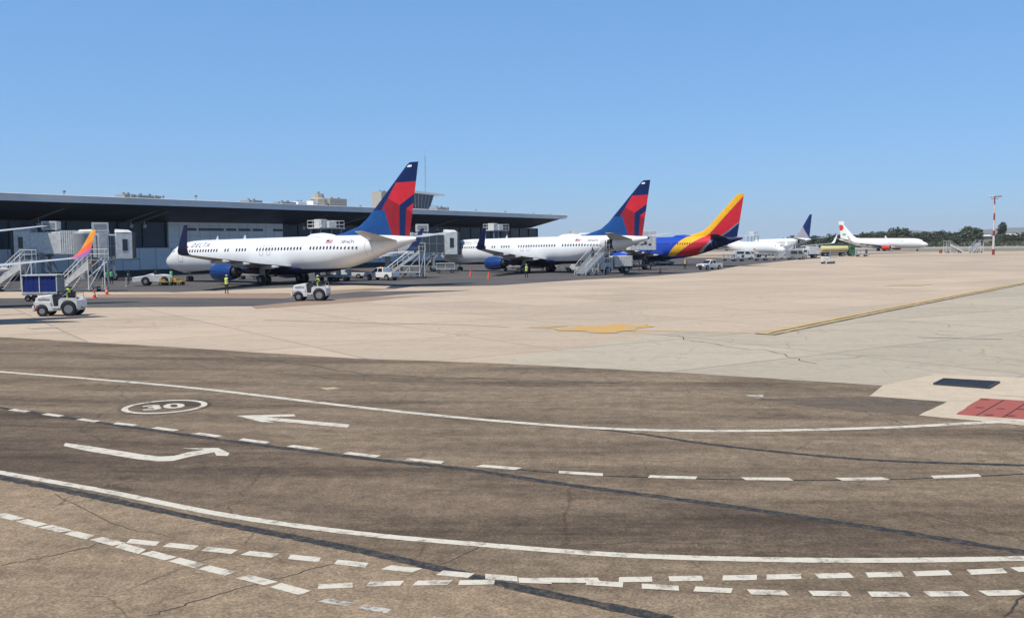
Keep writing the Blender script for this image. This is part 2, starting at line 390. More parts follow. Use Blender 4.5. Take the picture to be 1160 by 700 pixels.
sheet('taxiway_patch', gp((985, 449.5), (1073, 456), (1041, 471.3), (1000, 468), (930, 462), (860, 452), (930, 450)), .012, 'asphalt_patch', jag=.05, step=.5)
for a, b in (((1137, 454), (1106, 471.5)), ((1165, 455.5), (1136, 473.6))):
    A, B = G(*a), G(*b); n = Vector((-(B-A).y, (B-A).x, 0)).normalized()*.018
    sheet('pad_joint', [A-n, A+n, B+n, B-n], .024, 'sealant', parent=red)
for a in ((1110, 462.5), (1134, 463.8), (1157, 464.5), (1116, 453.4), (1120, 470.8), (1145, 471.8)):
    p = G(*a); sheet('pad_mark', [p+Vector((math.cos(k*.9+.2)*.13, math.sin(k*.9)*.06, 0)) for k in range(7)], .024, 'sealant', parent=red)
# metal drain grate on the pad
gr = empty('drain_grate', G(1096, 435.5), label='dark blue metal drain grate set in the pale concrete pad', cat='drain grate')
mb = MB(); c0 = gr.location; q = [p-c0 for p in gp((1069.5, 430.5), (1058, 436.2), (1120, 440.8), (1132, 434))]
for i in range(15):
    t = i/15; a, b = q[0].lerp(q[3], t), q[1].lerp(q[2], t); w = (q[3]-q[0])/15*.62
    w.z = 0; mb.prism([(a.x, a.y), (a.x+w.x, a.y+w.y), (b.x+w.x, b.y+w.y), (b.x, b.y)], .03, .05, 'xy')
mb.build('bars', 'grate', gr)
mb = MB()
for i in range(4):
    a, b = q[i], q[(i+1) % 4]; mb.tube(a+Vector((0, 0, .04)), b+Vector((0, 0, .04)), .035, n=4)
mb.build('frame', 'grate', gr)
mb = MB(); mb.prism([(p.x, p.y) for p in q], .019, .024, 'xy'); mb.build('pit', 'interior_dark', gr)
# aircraft stands: dark asphalt and stained strips
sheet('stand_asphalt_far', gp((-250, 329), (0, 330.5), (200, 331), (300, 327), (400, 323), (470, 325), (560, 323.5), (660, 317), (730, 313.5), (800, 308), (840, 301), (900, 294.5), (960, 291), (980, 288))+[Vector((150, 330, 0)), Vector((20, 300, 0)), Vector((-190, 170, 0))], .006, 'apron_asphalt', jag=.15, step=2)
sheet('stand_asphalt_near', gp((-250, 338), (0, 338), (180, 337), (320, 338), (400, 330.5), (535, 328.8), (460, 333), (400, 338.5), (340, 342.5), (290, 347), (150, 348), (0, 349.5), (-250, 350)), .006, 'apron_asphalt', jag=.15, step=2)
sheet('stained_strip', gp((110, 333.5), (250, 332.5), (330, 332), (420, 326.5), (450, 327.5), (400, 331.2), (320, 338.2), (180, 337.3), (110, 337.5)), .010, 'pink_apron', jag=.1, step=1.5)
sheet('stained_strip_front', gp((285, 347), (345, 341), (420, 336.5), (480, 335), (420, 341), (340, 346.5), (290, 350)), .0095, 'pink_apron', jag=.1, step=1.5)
sheet('far_service_road', gp((700, 289.5), (880, 290.2), (1160, 288.2), (1300, 287.5), (1300, 288.6), (1160, 289.4), (880, 292.2), (700, 292)), .012, 'stain_road')

# ------------------------------------------------------------------ painted markings
def ribbon(name, pts, w, z, m, parent=taxi, smooth=True, taper=None):
    P = gp(*pts); P = catmull(P, 22) if smooth and len(P) > 2 else P
    V = []; F = []
    for i, p in enumerate(P):
        d = (P[min(i+1, len(P)-1)]-P[max(i-1, 0)]); n = Vector((-d.y, d.x, 0)).normalized()
        z_ = z if z < .012 else .012+(z-.012)*.25; ww = w*(taper(i/(len(P)-1)) if taper else 1)/2*(random.uniform(.78, 1.2) if m == 'sealant' else random.uniform(.93, 1.06))
        V += [(p+n*ww)[:2]+(z_,), (p-n*ww)[:2]+(z_,)]
        if i: k = 2*i; F.append((k-2, k-1, k+1, k))
    me = bpy.data.meshes.new(name); me.from_pydata(V, [], F); me.materials.append(M[m])
    bm = bmesh.new(); bm.from_mesh(me)
    for f in bm.faces:
        if f.normal.z < 0: f.normal_flip()
    bm.to_mesh(me); bm.free()
    o = bpy.data.objects.new(name, me); col.objects.link(o); o.parent = parent; return o
def dashes(name, cs, h, w, z, m='line_white'):
    """cs: centres along the row; half length h(px)"""
    V = []; F = []; z = .012+(z-.012)*.25
    for i, (x, y) in enumerate(cs):
        a = cs[max(i-1, 0)]; b = cs[min(i+1, len(cs)-1)]
        sl_ = (b[1]-a[1])/(b[0]-a[0]); hh = h(x)
        A, B = G(x-hh, y-sl_*hh), G(x+hh, y+sl_*hh)
        n = Vector((-(B-A).y, (B-A).x, 0)).normalized()*w/2
        sk = (B-A).normalized()*random.uniform(-.04, .04); k = len(V)
        for p in (A-n-sk, B-n-sk, B+n+sk, A+n+sk): V.append((p.x, p.y, z))
        F.append((k, k+1, k+2, k+3))
    me = bpy.data.meshes.new(name); me.from_pydata(V, [], F); me.materials.append(M[m])
    o = bpy.data.objects.new(name, me); col.objects.link(o); o.parent = taxi; return o
def outline(name, pts, z, m='line_white'):
    o = sheet(name, gp(*pts), z, m, parent=taxi); return o
ribbon('lane_line', [(-60, 417), (0, 421.5), (200, 438), (400, 461), (560, 477), (710, 487), (850, 488.5), (1000, 485), (1100, 480), (1160, 477), (1240, 473)], .25, .030, 'line_white')
ribbon('lane_line', [(-60, 524), (0, 535.5), (120, 557), (250, 583), (400, 604), (540, 617), (700, 629), (850, 634), (1000, 635.3), (1160, 633), (1260, 629)], .19, .016, 'line_white')
ribbon('sealed_joint', [(-60, 526.5), (0, 541), (100, 561.5), (250, 593), (400, 622.5), (520, 650), (600, 669), (760, 702)], .20, .012, 'sealant')
ribbon('sealed_joint', [(-60, 452), (0, 462), (200, 491.5), (400, 518), (520, 531), (640, 549), (820, 573), (1000, 600), (1160, 626), (1240, 640)], .20, .012, 'sealant')
ribbon('sealed_joint', [(600, 480), (710, 490), (800, 503), (900, 514), (1000, 522), (1160, 527.5), (1260, 530)], .17, .012, 'sealant', taper=lambda t: .4+.6*min(1, t*3))
ribbon('sealed_joint', [(560, 530), (660, 538), (762, 542), (869, 544), (977, 544), (1083, 541), (1180, 536)], .06, .012, 'sealant')
d3 = [(22, 465.5), (60, 470.5), (100, 476.5), (142, 481), (187, 486.5), (235, 493), (288, 500), (345, 507.5), (410, 515.5), (481, 522.5), (565, 529.7), (658, 536.7), (762, 541), (869, 543), (977, 543), (1083, 540), (1188, 535)]
dashes('dashed_line', d3, lambda x: min(27, 9.5+max(0, x-60)*.026), .20, .020)
rA = [(162, 615), (205, 619.3), (249, 624), (295, 628.5), (345, 633), (398, 639), (455, 645), (516, 651), (568, 655), (606, 658.5), (660, 658), (720, 657), (777, 656), (838, 655), (888, 654), (945, 652.8), (1002, 651.5), (1056, 650), (1118, 648), (1170, 645)]
dashes('dashed_line', rA, lambda x: 16+x*.004, .18, .020)
rB = [(10, 586), (36, 593), (63, 599.6), (90, 606.5), (122, 614), (148, 622), (180, 630), (212, 638.3), (246, 647), (291, 657.8), (329, 668)]
dashes('dashed_line', rB, lambda x: 10.8+x*.018, .18, .024)
rC = [(380, 664.5), (436, 662), (490, 661), (540, 660.5), (632, 658), (685, 662), (748, 666), (808, 669), (870, 672), (940, 673.2), (1007, 674), (1072, 673.5), (1136, 672.5), (1200, 671)]
dashes('dashed_line', rC, lambda x: 18+x*.004, .17, .028)
dashes('worn_dash', [(382, 683), (425, 690.5), (505, 704)], lambda x: 16, .13, .020, 'line_worn')
outline('painted_arrow', [(268, 471.2), (333, 469.6), (335, 472), (303, 473), (396, 481.2), (394, 485), (300, 476.3), (312, 479), (296, 478.5)], .014)
outline('painted_arrow', [(74, 502.2), (100, 505.5), (160, 515), (182, 517.6), (197, 516.8), (213, 512.8), (232, 509.8), (205, 508.2), (247, 507.8), (260, 513.8), (258, 517), (245, 516.5), (243, 512.5), (215, 517.8), (196, 522.6), (178, 523), (155, 520.5), (100, 511.5), (72, 505.5)], .014)
outline('worn_letter', [(843, 448), (865, 447.5), (864, 450.5), (852, 450)], .014, 'line_worn')
outline('worn_mark', [(362, 440), (378, 438.8), (385, 440.5), (370, 442)], .014, 'line_yellow_dim')
# speed roundel
cc = G(187, 461); ca, sa = math.cos(.42), math.sin(.42)
def rp(u, v, z): return (cc.x+u*ca-v*sa, cc.y+u*sa+v*ca, z)
V = []; F = []
for i in range(48):
    t = 2*math.pi*i/48
    for r_ in (1.09, .93): V.append(rp(math.cos(t)*r_, math.sin(t)*r_, .018))
for i in range(48): a = 2*i; b = 2*((i+1) % 48); F.append((a, a+1, b+1, b))
me = bpy.data.meshes.new('roundel'); me.from_pydata(V, [], F); me.materials.append(M['line_white'])
o = bpy.data.objects.new('roundel', me); col.objects.link(o); o.parent = taxi
me = bpy.data.meshes.new('roundel_ground'); me.from_pydata([rp(math.cos(2*math.pi*i/40)*1.2, math.sin(2*math.pi*i/40)*1.2, .013) for i in range(40)], [], [list(range(40))]); me.materials.append(M['asphalt_lane'])
o = bpy.data.objects.new('roundel_ground', me); col.objects.link(o); o.parent = taxi
text_on('30', 1.1, lambda u, v: Vector(rp((u-.60)*1.0, (v-.38)*1.0, .019)), 'line_white', 'roundel_digits', taxi, bold=.035)
# yellow lines on the concrete
AP = apron
ribbon('guide_line', [(300, 362.5), (420, 366), (520, 368), (575, 370.5)], .22, .014, 'line_yellow_dim', AP)
ribbon('guide_line', [(596, 371), (650, 373), (740, 374.5), (872, 377.5)], .26, .014, 'line_yellow_b', AP)
ribbon('taxi_line_edge', [(866, 379.2), (1000, 352), (1160, 321), (1300, 294.5)], 1.05, .012, 'line_dark', AP, False)
ribbon('taxi_line', [(868, 378.2), (1000, 351.3), (1160, 320.4), (1300, 294)], .78, .016, 'line_yellow_b', AP, False)
ribbon('taxi_line_gap', [(872, 377.6), (1000, 351.4), (1160, 320.5), (1300, 294)], .26, .020, 'line_dark', AP, False)
sheet('faded_yellow_mark', gp((628, 373.5), (650, 370), (690, 368), (735, 367.6), (742, 370.5), (722, 373.5), (700, 377.5), (668, 377)), .020, 'line_yellow', parent=AP, jag=.45, step=.5)
sheet('faded_yellow_mark', gp((598, 371), (625, 368.6), (645, 369.5), (620, 371.5)), .020, 'line_yellow_dim', parent=AP)
sheet('faded_yellow_mark', gp((1003, 323.6), (1030, 321.5), (1056, 322.3), (1040, 324.3)), .020, 'line_yellow_dim', parent=AP)
for pts in ([(30, 371.5), (60, 370), (66, 371.5), (36, 373)], [(1040, 381.5), (1135, 383.3), (1135, 384.5), (1040, 382.5)], [(0, 355.5), (28, 354.5), (26, 356), (0, 357)]):
    sheet('faded_white_mark', gp(*pts), .020, 'line_faint', parent=AP)
# wandering cracks that were never sealed
def crack(p, w=.03, par=taxi, n=7, j=2.5):
    Q = []
    for a, b in zip(p, p[1:]):
        for k in range(n):
            t = k/n; Q.append((a[0]+(b[0]-a[0])*t+random.uniform(-j, j)*1.6, a[1]+(b[1]-a[1])*t+random.uniform(-j, j)*.35))
    Q.append(p[-1]); ribbon('crack', Q, w, .0105 if par is taxi else .009, 'crack_seal', par, False)
crack([(170, 698), (220, 682), (290, 662), (340, 650), (390, 634)])
crack([(0, 641), (60, 630), (130, 612)]); crack([(60, 560), (140, 598), (200, 610)], .02)
crack([(230, 400), (330, 412), (420, 425), (560, 430), (700, 434)], .07, j=3.5); crack([(0, 395), (120, 402), (240, 418), (400, 430)], .04, j=3.5)
crack([(760, 380), (800, 389), (870, 398), (925, 412)], .045, AP, j=3)
crack([(940, 455), (990, 470), (1030, 482)], .03); crack([(500, 640), (560, 610), (600, 590)], .02); crack([(1140, 700), (1160, 672)], .03)
# ------------------------------------------------------------------ terminal
BO = Vector((-67.4, 122.0, 0)); BA = math.atan2(.828, .56); BU = Vector((.56, .828, 0)); BN = Vector((-.828, .56, 0))
def Bt(px, n):
    """distance along the facade line (offset n) seen on bearing px"""
    k = (px-580)/FPX; o = BO+BN*n; return (k*o.y-o.x)/(BU.x-k*BU.y)
def Bz(px, py, n):
    t = Bt(px, n); D = (BO+BN*n+BU*t).y; return HCAM+(yh(px)-py)*D/FPX
term = empty('terminal_building', BO, BA, label='long dark glass airport terminal under a wide flat grey canopy roof', cat='terminal')
T0, T1, WN = -75.0, 146.0, 9.0
TW = Bt(611.5, WN)
ZR, ZE = 11.7, 10.65
mb = MB()
# canopy: wedge section, sloping dark soffit
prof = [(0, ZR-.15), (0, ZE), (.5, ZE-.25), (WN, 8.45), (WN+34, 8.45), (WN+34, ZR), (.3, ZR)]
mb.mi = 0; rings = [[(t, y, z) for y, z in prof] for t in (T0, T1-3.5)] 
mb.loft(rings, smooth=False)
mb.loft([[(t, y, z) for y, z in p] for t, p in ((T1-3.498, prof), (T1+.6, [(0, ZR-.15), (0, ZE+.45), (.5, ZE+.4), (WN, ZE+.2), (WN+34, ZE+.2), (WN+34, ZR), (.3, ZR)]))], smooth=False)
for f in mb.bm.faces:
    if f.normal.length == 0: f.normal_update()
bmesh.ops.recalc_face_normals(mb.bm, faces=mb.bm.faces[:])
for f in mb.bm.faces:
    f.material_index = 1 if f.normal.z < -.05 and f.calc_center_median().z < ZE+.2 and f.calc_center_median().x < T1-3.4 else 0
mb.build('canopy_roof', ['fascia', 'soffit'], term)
mb = MB()
for t in range(int(T0), int(T1), 6): mb.box((t, -.02, (ZR+ZE)/2-.1), (.05, .05, .95))
mb.box(((T0+T1)/2, -.03, ZR-.12), (T1-T0, .12, .10)); mb.box(((T0+T1)/2, -.03, ZE+.06), (T1-T0, .12, .12))
mb.build('fascia_trim', 'panel_grey', term, sharp=None)
mb = MB(); mb.box(((T0+TW)/2, WN+17.5, 2.1), (TW-T0, 34.6, 4.2)); mb.build('base_wall', 'panel_grey', term)
# panel joints on the base wall
mb = MB()
for t in range(int(T0), int(TW-1), 3): mb.box((t, WN+.19, 2.1), (.05, .02, 4.1))
mb.box(((T0+TW)/2, WN+.18, .35), (TW-T0, .06, .7)); mb.build('wall_joint', 'soffit', term, sharp=None)
ta, tb = Bt(193, WN), Bt(322, WN)
mb = MB()
mb.box(((T0+ta)/2, WN+17.6, 6.3), (ta-T0, 34, 4.2)); mb.box(((tb+TW)/2, WN+17.6, 6.3), (TW-tb, 34, 4.2)); mb.build('glass_wall', 'facade_glass', term)
mb = MB(); mb.box(((ta+tb)/2, WN+17.2, 6.32), (tb-ta, 34.4, 4.24)); mb.build('panel_wall', 'panel_light', term)
mb = MB()
for t in [ta+i*(tb-ta)/12 for i in range(1, 12)]: mb.box((t, WN-.01, 6.3), (.04, .02, 4.1))
for z in (5.2, 6.1, 7.9): mb.box(((ta+tb)/2, WN-.012, z), (tb-ta, .02, .03))
mb.build('panel_joint', 'gse_grey', term, sharp=None)
def win(a, b, z0, z1):
    mb = MB(); mb.box(((a+b)/2, WN-.02, (z0+z1)/2), (b-a, .06, z1-z0)); mb.mi = 1
    for q in range(1, 3): mb.box((a+(b-a)*q/3, WN-.06, (z0+z1)/2), (.06, .04, z1-z0))
    return mb.build('slit_window', ['window_dark', 'mullion'], term, sharp=None)
for a, b in ((210, 225), (227, 256), (258, 270), (272, 286), (288, 300), (311, 322.)):
    win(Bt(a, WN), Bt(b, WN)-.1, 7.05, 7.5)
for tx0, tx1 in ((T0, ta), (tb, TW)):
    mb = MB(); n = int((tx1-tx0)/4.2)
    for i in range(n+1): mb.box((tx0+.12+(tx1-tx0-.24)*i/n, WN+.52, 6.3), (.22, .24, 4.2))
    for z, h in ((4.28, .22), (6.35, .14), (8.3, .2)): mb.box(((tx0+tx1)/2, WN+.50, z), (tx1-tx0, .18, h))
    mb.build('mullions', 'mullion', term, sharp=None)
# braces and flood lights under the canopy
for px in (160, 175, 55, 355, 400, 505):
    t = Bt(px, WN-4); mb = MB(); mb.tube((t, WN, 8.2), (t+1.5, 2.5, 10.0), .12, n=6); mb.mi = 1
    mb.box((t+.4, WN-1.4, 7.7), (.5, .35, .5), rx=.4); mb.tube((t+.4, WN-1.4, 7.9), (t+.4, WN-1.4, 8.9), .04, n=6); mb.build('brace_light', ['gse_grey', 'body_grey'], term)
# roof plant
def roof_item(px0, px1, ytop, n, depth, m, name, kindf='box', zb=ZR-.05, extra=None):
    a, b = Bt(px0, n), Bt(px1, n); zt = Bz((px0+px1)/2, ytop, n); mb = MB()
    w = b-a
    if kindf == 'box':
        mb.box(((a+b)/2, n+depth/2, (zb+zt)/2), (w, depth, zt-zb)); mb.mi = 1
        for k in range(1, 4): mb.box(((a+b)/2, n-.03, zb+(zt-zb)*k/4), (w*.86, .05, .06))
        for s in (0, 1): mb.tube((a+w*(.3+.4*s), n+depth/2, zt), (a+w*(.3+.4*s), n+depth/2, zt+.35), .28, .22, 10)
    elif kindf == 'dome':
        mb.lathe(((a+b)/2, n+depth/2, zb), (0, 0, 1), [(0, w*.62), ((zt-zb)*.35, w/2), ((zt-zb)*.7, w*.46), ((zt-zb)*.78, w*.33), (zt-zb, w*.28)], 8)
        mb.mi = 1; mb.tube(((a+b)/2, n+depth/2, zt-.1), ((a+b)/2, n+depth/2, zt+.5), .3, .25, 8)
    elif kindf == 'pole':
        mb.tube(((a+b)/2, n, zb), ((a+b)/2, n, zt), .06, .04, 6); mb.box(((a+b)/2, n, zt-.15), (.35, .35, .3))
    return mb.build(name, [m, 'gse_grey'], term)
roof_item(361, 376, 220, 22, 3, 'concrete_block', 'water_tank', 'dome'); roof_item(376, 395, 225.5, 22, 2, 'concrete_block', 'roof_chiller')
roof_item(357, 362, 228, 22, 2, 'panel_light', 'roof_chiller')
roof_item(340, 350, 229, 18, 2, 'panel_light', 'roof_vent'); roof_item(434, 446, 217.5, 26, 3, 'concrete_block', 'roof_block')
for px, y in ((77, 216.5), (153, 221.5), (225, 221.8), (180, 222), (188, 222.5), (290, 227), (318, 229), (410, 233), (500, 234.5), (508, 235), (540, 237.5), (573, 239.5), (605, 241.5), (624, 242.5)):
    roof_item(px-1, px+1, y, 3, 1, 'gse_grey', 'roof_light', 'pole')
for px0, px1, y in ((145, 158, 220.8), (160, 186, 222.2), (285, 300, 227.5), (322, 338, 229.3), (497, 510, 235.2)):
    roof_item(px0, px1, y, 9, 2.5, 'gse_grey', 'roof_duct')
# control cab rising behind the roof
tn = 30; a, b = Bt(466, tn), Bt(492, tn); tw = empty('control_tower', BO+BU*((a+b)/2)+BN*(tn+3), BA, label='dark glazed control tower cab with a slanting flat roof above the terminal', cat='tower')
w = (b-a)/2; zt = Bz(480, 219.5, tn)
mb = MB(); mb.box((0, 0, (zt-4)/2), (2*w*.78, 5.4, zt-4)); mb.build('shaft', 'panel_light', tw)
mb = MB(); mb.loft([[(-w*.72, -2.8, zt-4), (w*.72, -2.8, zt-4), (w*.72, 2.8, zt-4), (-w*.72, 2.8, zt-4)], [(-w*1.0, -3.3, zt-.3), (w*1.0, -3.3, zt-.3), (w*1.0, 3.3, zt-.3), (-w*1.0, 3.3, zt-.3)]], smooth=False); mb.build('glazed_cab', 'facade_glass', tw)
mb = MB()
for i in range(7):
    f = -1+i/3; mb.tube((f*w*.72, -2.83, zt-4), (f*w, -3.33, zt-.3), .09, n=5)
mb.build('cab_frame', 'gse_grey', tw)
mb = MB(); mb.loft([[(-w*1.3, -4.2, zt-.3+.2), (w*1.75, -4.2, zt-.45), (w*1.75, 4.2, zt-.45), (-w*1.3, 4.2, zt-.1)], [(-w*1.3, -4.2, zt+.5), (w*1.8, -4.2, zt-.05), (w*1.8, 4.2, zt-.05), (-w*1.3, 4.2, zt+.5)]], smooth=False); mb.build('roof', 'fascia', tw)
mb = MB(); mb.path([(w*.9, -2.5, zt-4.0), (w*1.5, -2.5, zt-4.0), (w*1.5, -2.5, zt-3.1), (w*.9, -2.5, zt-3.1)], .05, 5); mb.build('railing', 'gse_grey', tw)
# antenna mast
an = 33; t = Bt(484, an); ms = empty('antenna_mast', BO+BU*t+BN*an, BA, label='tall thin lattice antenna mast standing beside the control tower', cat='antenna')
zt2 = Bz(484, 170, an); mb = MB()
for k in range(3):
    q = 2*math.pi*k/3; mb.tube((math.cos(q)*.22, math.sin(q)*.22, 0), (math.cos(q)*.12, math.sin(q)*.12, zt2-2), .035, .03, 4)
for i in range(26):
    z = 8+(zt2-10)*i/26; q0 = 2*math.pi*i/3; q1 = q0+2*math.pi/3
    mb.tube((math.cos(q0)*.18, math.sin(q0)*.18, z), (math.cos(q1)*.17, math.sin(q1)*.17, z+(zt2-10)/26), .025, n=4)
mb.tube((0, 0, zt2-2.2), (0, 0, zt2), .035, .015, 5); mb.build('lattice', 'gse_grey', ms)
mb = MB()
for z in (.62, .75, .86): mb = MB(); mb.tube((0, -.2, zt2*z), (0, -.2, zt2*z+1.1), .07, n=6); mb.build('aerial', 'body_grey', ms)

# ------------------------------------------------------------------ passenger bridges
def bridge(pa, pb, label, zf=3.1, cab_turn=0.0, side='panel', ac=(.35, .8), wheels=.72, h=2.9, w=2.9, glass=True, tunnel='gse_white', rr=2.1):
    """rotunda at pa, cab at pb"""
    L = (pb-pa).length; a = math.atan2(pb.y-pa.y, pb.x-pa.x)
    t = empty('passenger_bridge', (pa.x, pa.y, 0), a, label=label, cat='passenger bridge')
    mb = MB(); mb.lathe((0, 0, zf-.35), (0, 0, 1), [(0, rr), (h+.5, rr), (h+.75, rr*.8), (h+.8, .1)], 20); mb.build('rotunda', 'gse_white' if rr > 2 else 'gse_grey', t)
    mb = MB(); mb.tube((0, 0, 0), (0, 0, zf-.3), .45, n=14); mb.box((0, 0, .15), (1.6, 1.6, .3)); mb.build('column', 'gse_grey', t)
    l1 = L*.24
    mb = MB(); mb.box((1.6+l1/2, 0, zf+h/2+.12), (l1, w+.25, h+.25)); 
    for k in range(8): mb.box((1.8+l1*k/7.6, 0, zf+h/2+.12), (.09, w+.36, h+.34))
    mb.build('outer_tunnel', tunnel, t)
    mb = MB(); mb.box((L*.60, 0, zf+h/2), (L*.76, w-.15, h-.1)); mb.build('inner_tunnel', tunnel, t)
    if glass:
        for s in (-1, 1):
            mb = MB()
            mb.box((L*.60, s*(w/2-.04), zf+h*.50), (L*.58, .06, h*.90)); mb.mi = 1
            for k in range(6): mb.box((L*.31+L*.58*k/5, s*(w/2-.01), zf+h*.50), (.07, .08, h*.92))
            mb.box((L*.60, s*(w/2-.01), zf+h*.5), (L*.58, .07, .06))
            mb.build('side_glazing', ['bridge_glass', 'gse_grey'], t)
    mb = MB(); mb.prism([(-.1, zf+h+.1), (L-1, zf+h-.12), (L-1, zf+h+.02), (-.1, zf+h+.32)], -w*.33, w*.33); mb.build('tunnel_roof', 'gse_white', t)
    cb = empty('cab', (L, 0, 0), cab_turn); cb.parent = t
    mb = MB(); mb.box((0, 0, zf+h/2+.05), (2.0, 3.3, h+.45)); mb.loft([[(-1.05, -1.7, zf+h+.28), (1.05, -1.7, zf+h+.28), (1.05, 1.7, zf+h+.28), (-1.05, 1.7, zf+h+.28)], [(-1.0, -1.2, zf+h+.7), (.6, -1.2, zf+h+.6), (.6, 1.2, zf+h+.6), (-1., 1.2, zf+h+.7)]], smooth=False); mb.build('cab_shell', 'gse_white', cb, bevel=.05)
    for s in (-1, 1):
        mb = MB(); mb.box((.1, s*1.66, zf+h*.55), (.62, .06, 1.5)); mb.build('cab_window', 'window_dark', cb)
    mb = MB()
    for k in range(3): mb.box((1.07+k*.16, 0, zf+h/2+.1), (.10, 3.3-k*.1+(.12 if k % 2 else 0), h+.4-k*.08))
    mb.box((1.22, 0, zf+h/2+.1), (.44, 3.05, h+.2)); mb.build('bellows', 'bellows', cb)
    mb = MB(); mb.box((.3, 0, zf-.25), (3.0, 3.0, .18)); mb.build('cab_floor', 'gse_grey', cb)
    wx = L*wheels
    mb = MB()
    for s in (-1, 1): mb.box((wx, s*1.35, zf/2+.5), (.34, .34, zf-.6)); mb.tube((wx-1.2, s*1.3, .75), (wx, s*1.3, zf-.1), .09, n=6)
    mb.box((wx, 0, .75), (.7, 3.2, .4)); mb.box((wx, 0, zf-.18), (.9, 3.2, .25)); mb.build('drive_column', 'gse_grey', t)
    for s in (-1, 1):
        mb = MB(); mb.wheel((wx, s*1.25, .48), .48, .34); mb.build('wheel', ['tyre', 'rim'], t)
    for f in ac:
        mb = MB(); mb.box((L*f, 0, zf+h+1.0), (2.0, 1.7, 1.15)); mb.mi = 1; mb.box((L*f, -.86, zf+h+1.0), (1.5, .05, .8)); mb.box((L*f, .86, zf+h+1.0), (1.5, .05, .8)); mb.mi = 0
        for s in (-1, 1): mb.box((L*f+s*.8, 0, zf+h+.35), (.1, 1.5, .25))
        mb.build('roof_unit', ['body_grey', 'gse_grey'], t, bevel=.03)
    # service stair by the cab
    mb = MB(); sx = L-1.6; n = 11
    for k in range(n): mb.box((sx-.2-k*.27, 2.3, zf-.15-(k+.5)*(zf-.2)/n), (.27, .8, .05))
    for s in (-.42, .42):
        mb.tube((sx, 2.3+s, zf-.1), (sx-n*.27-.2, 2.3+s, .05), .05, n=6); mb.tube((sx, 2.3+s, zf+.9), (sx-n*.27-.2, 2.3+s, 1.05), .03, n=6)
        for k in range(4): mb.tube((sx-k*.95, 2.3+s, zf-.1-k*.98), (sx-k*.95, 2.3+s, zf+.9-k*.98), .025, n=5)
    mb.box((sx+.5, 2.1, zf-.12), (1.3, 1.2, .06)); mb.build('service_stair', 'grey_metal', t)
    return t
def railed_deck(parent_loc, rz, z, lx, ly, label):
    t = empty('roof_service_deck', parent_loc, rz, label=label, cat='service platform')
    mb = MB()
    for sx in (-1, 1):
        for sy in (-1, 1): mb.tube((sx*lx*.42, sy*ly*.4, 0), (sx*lx*.42, sy*ly*.4, z), .1, n=6)
    mb.build('legs', 'gse_grey', t)
    mb = MB(); mb.box((0, 0, z), (lx, ly, .16)); mb.build('deck', 'gse_white', t)
    mb = MB()
    for h in (.55, 1.1):
        mb.path([(-lx/2, -ly/2, z+h), (lx/2, -ly/2, z+h), (lx/2, ly/2, z+h), (-lx/2, ly/2, z+h), (-lx/2, -ly/2, z+h)], .05, 5)
    n = int(lx/.9)
    for k in range(n+1):
        for s in (-1, 1): mb.tube((-lx/2+lx*k/n, s*ly/2, z), (-lx/2+lx*k/n, s*ly/2, z+1.1), .04, n=5)
    mb.build('railing', 'gse_white', t)
    mb = MB(); mb.box((-lx*.22, 0, z+.7), (lx*.24, ly*.6, 1.2)); mb.box((lx*.2, .2, z+.55), (lx*.3, ly*.5, .9)); mb.build('machine_box', 'body_grey', t, bevel=.04)
    return t
# ------------------------------------------------------------------ airliners
NOSE = [(0, .10, 2.86, 2.66), (.12, .34, 3.05, 2.42), (.4, .62, 3.28, 2.16), (.9, .95, 3.58, 1.90), (1.5, 1.2, 3.86, 1.70), (2.0, 1.36, 4.22, 1.58), (2.6, 1.5, 4.62, 1.47), (3.3, 1.63, 4.90, 1.38), (4.3, 1.75, 5.12, 1.31), (5.6, 1.84, 5.25, 1.26), (7.2, 1.88, 5.30, 1.25)]
TAIL = [(14.2, 1.88, 5.30, 1.25), (12.4, 1.87, 5.30, 1.32), (10.6, 1.83, 5.30, 1.58), (8.8, 1.72, 5.29, 1.95), (7.0, 1.50, 5.27, 2.42), (5.2, 1.22, 5.22, 2.95), (3.4, .90, 5.14, 3.50), (1.8, .58, 5.02, 3.98), (.6, .34, 4.92, 4.33), (0, .17, 4.84, 4.52)]
def airfoil(xle, y, z, ch, th, ang, n=9):
    """section ring: chord runs aft (-x); thickness along the direction tilted ang from vertical"""
    ca, sa = math.cos(ang), math.sin(ang); up_, lo = [], []
    for i in range(n):
        u = (1-math.cos(math.pi*i/(n-1)))/2; t = th*ch*2.9*(.2969*math.sqrt(u)-.126*u-.3516*u*u+.2843*u**3-.1036*u**4)
        up_.append((xle-u*ch, t)); lo.append((xle-u*ch, -t*.8))
    return [(x, y-t*sa, z+t*ca) for x, t in up_+lo[-2:0:-1]]
def mirror(rings): return [[(x, -y, z) for x, y, z in r] for r in rings]
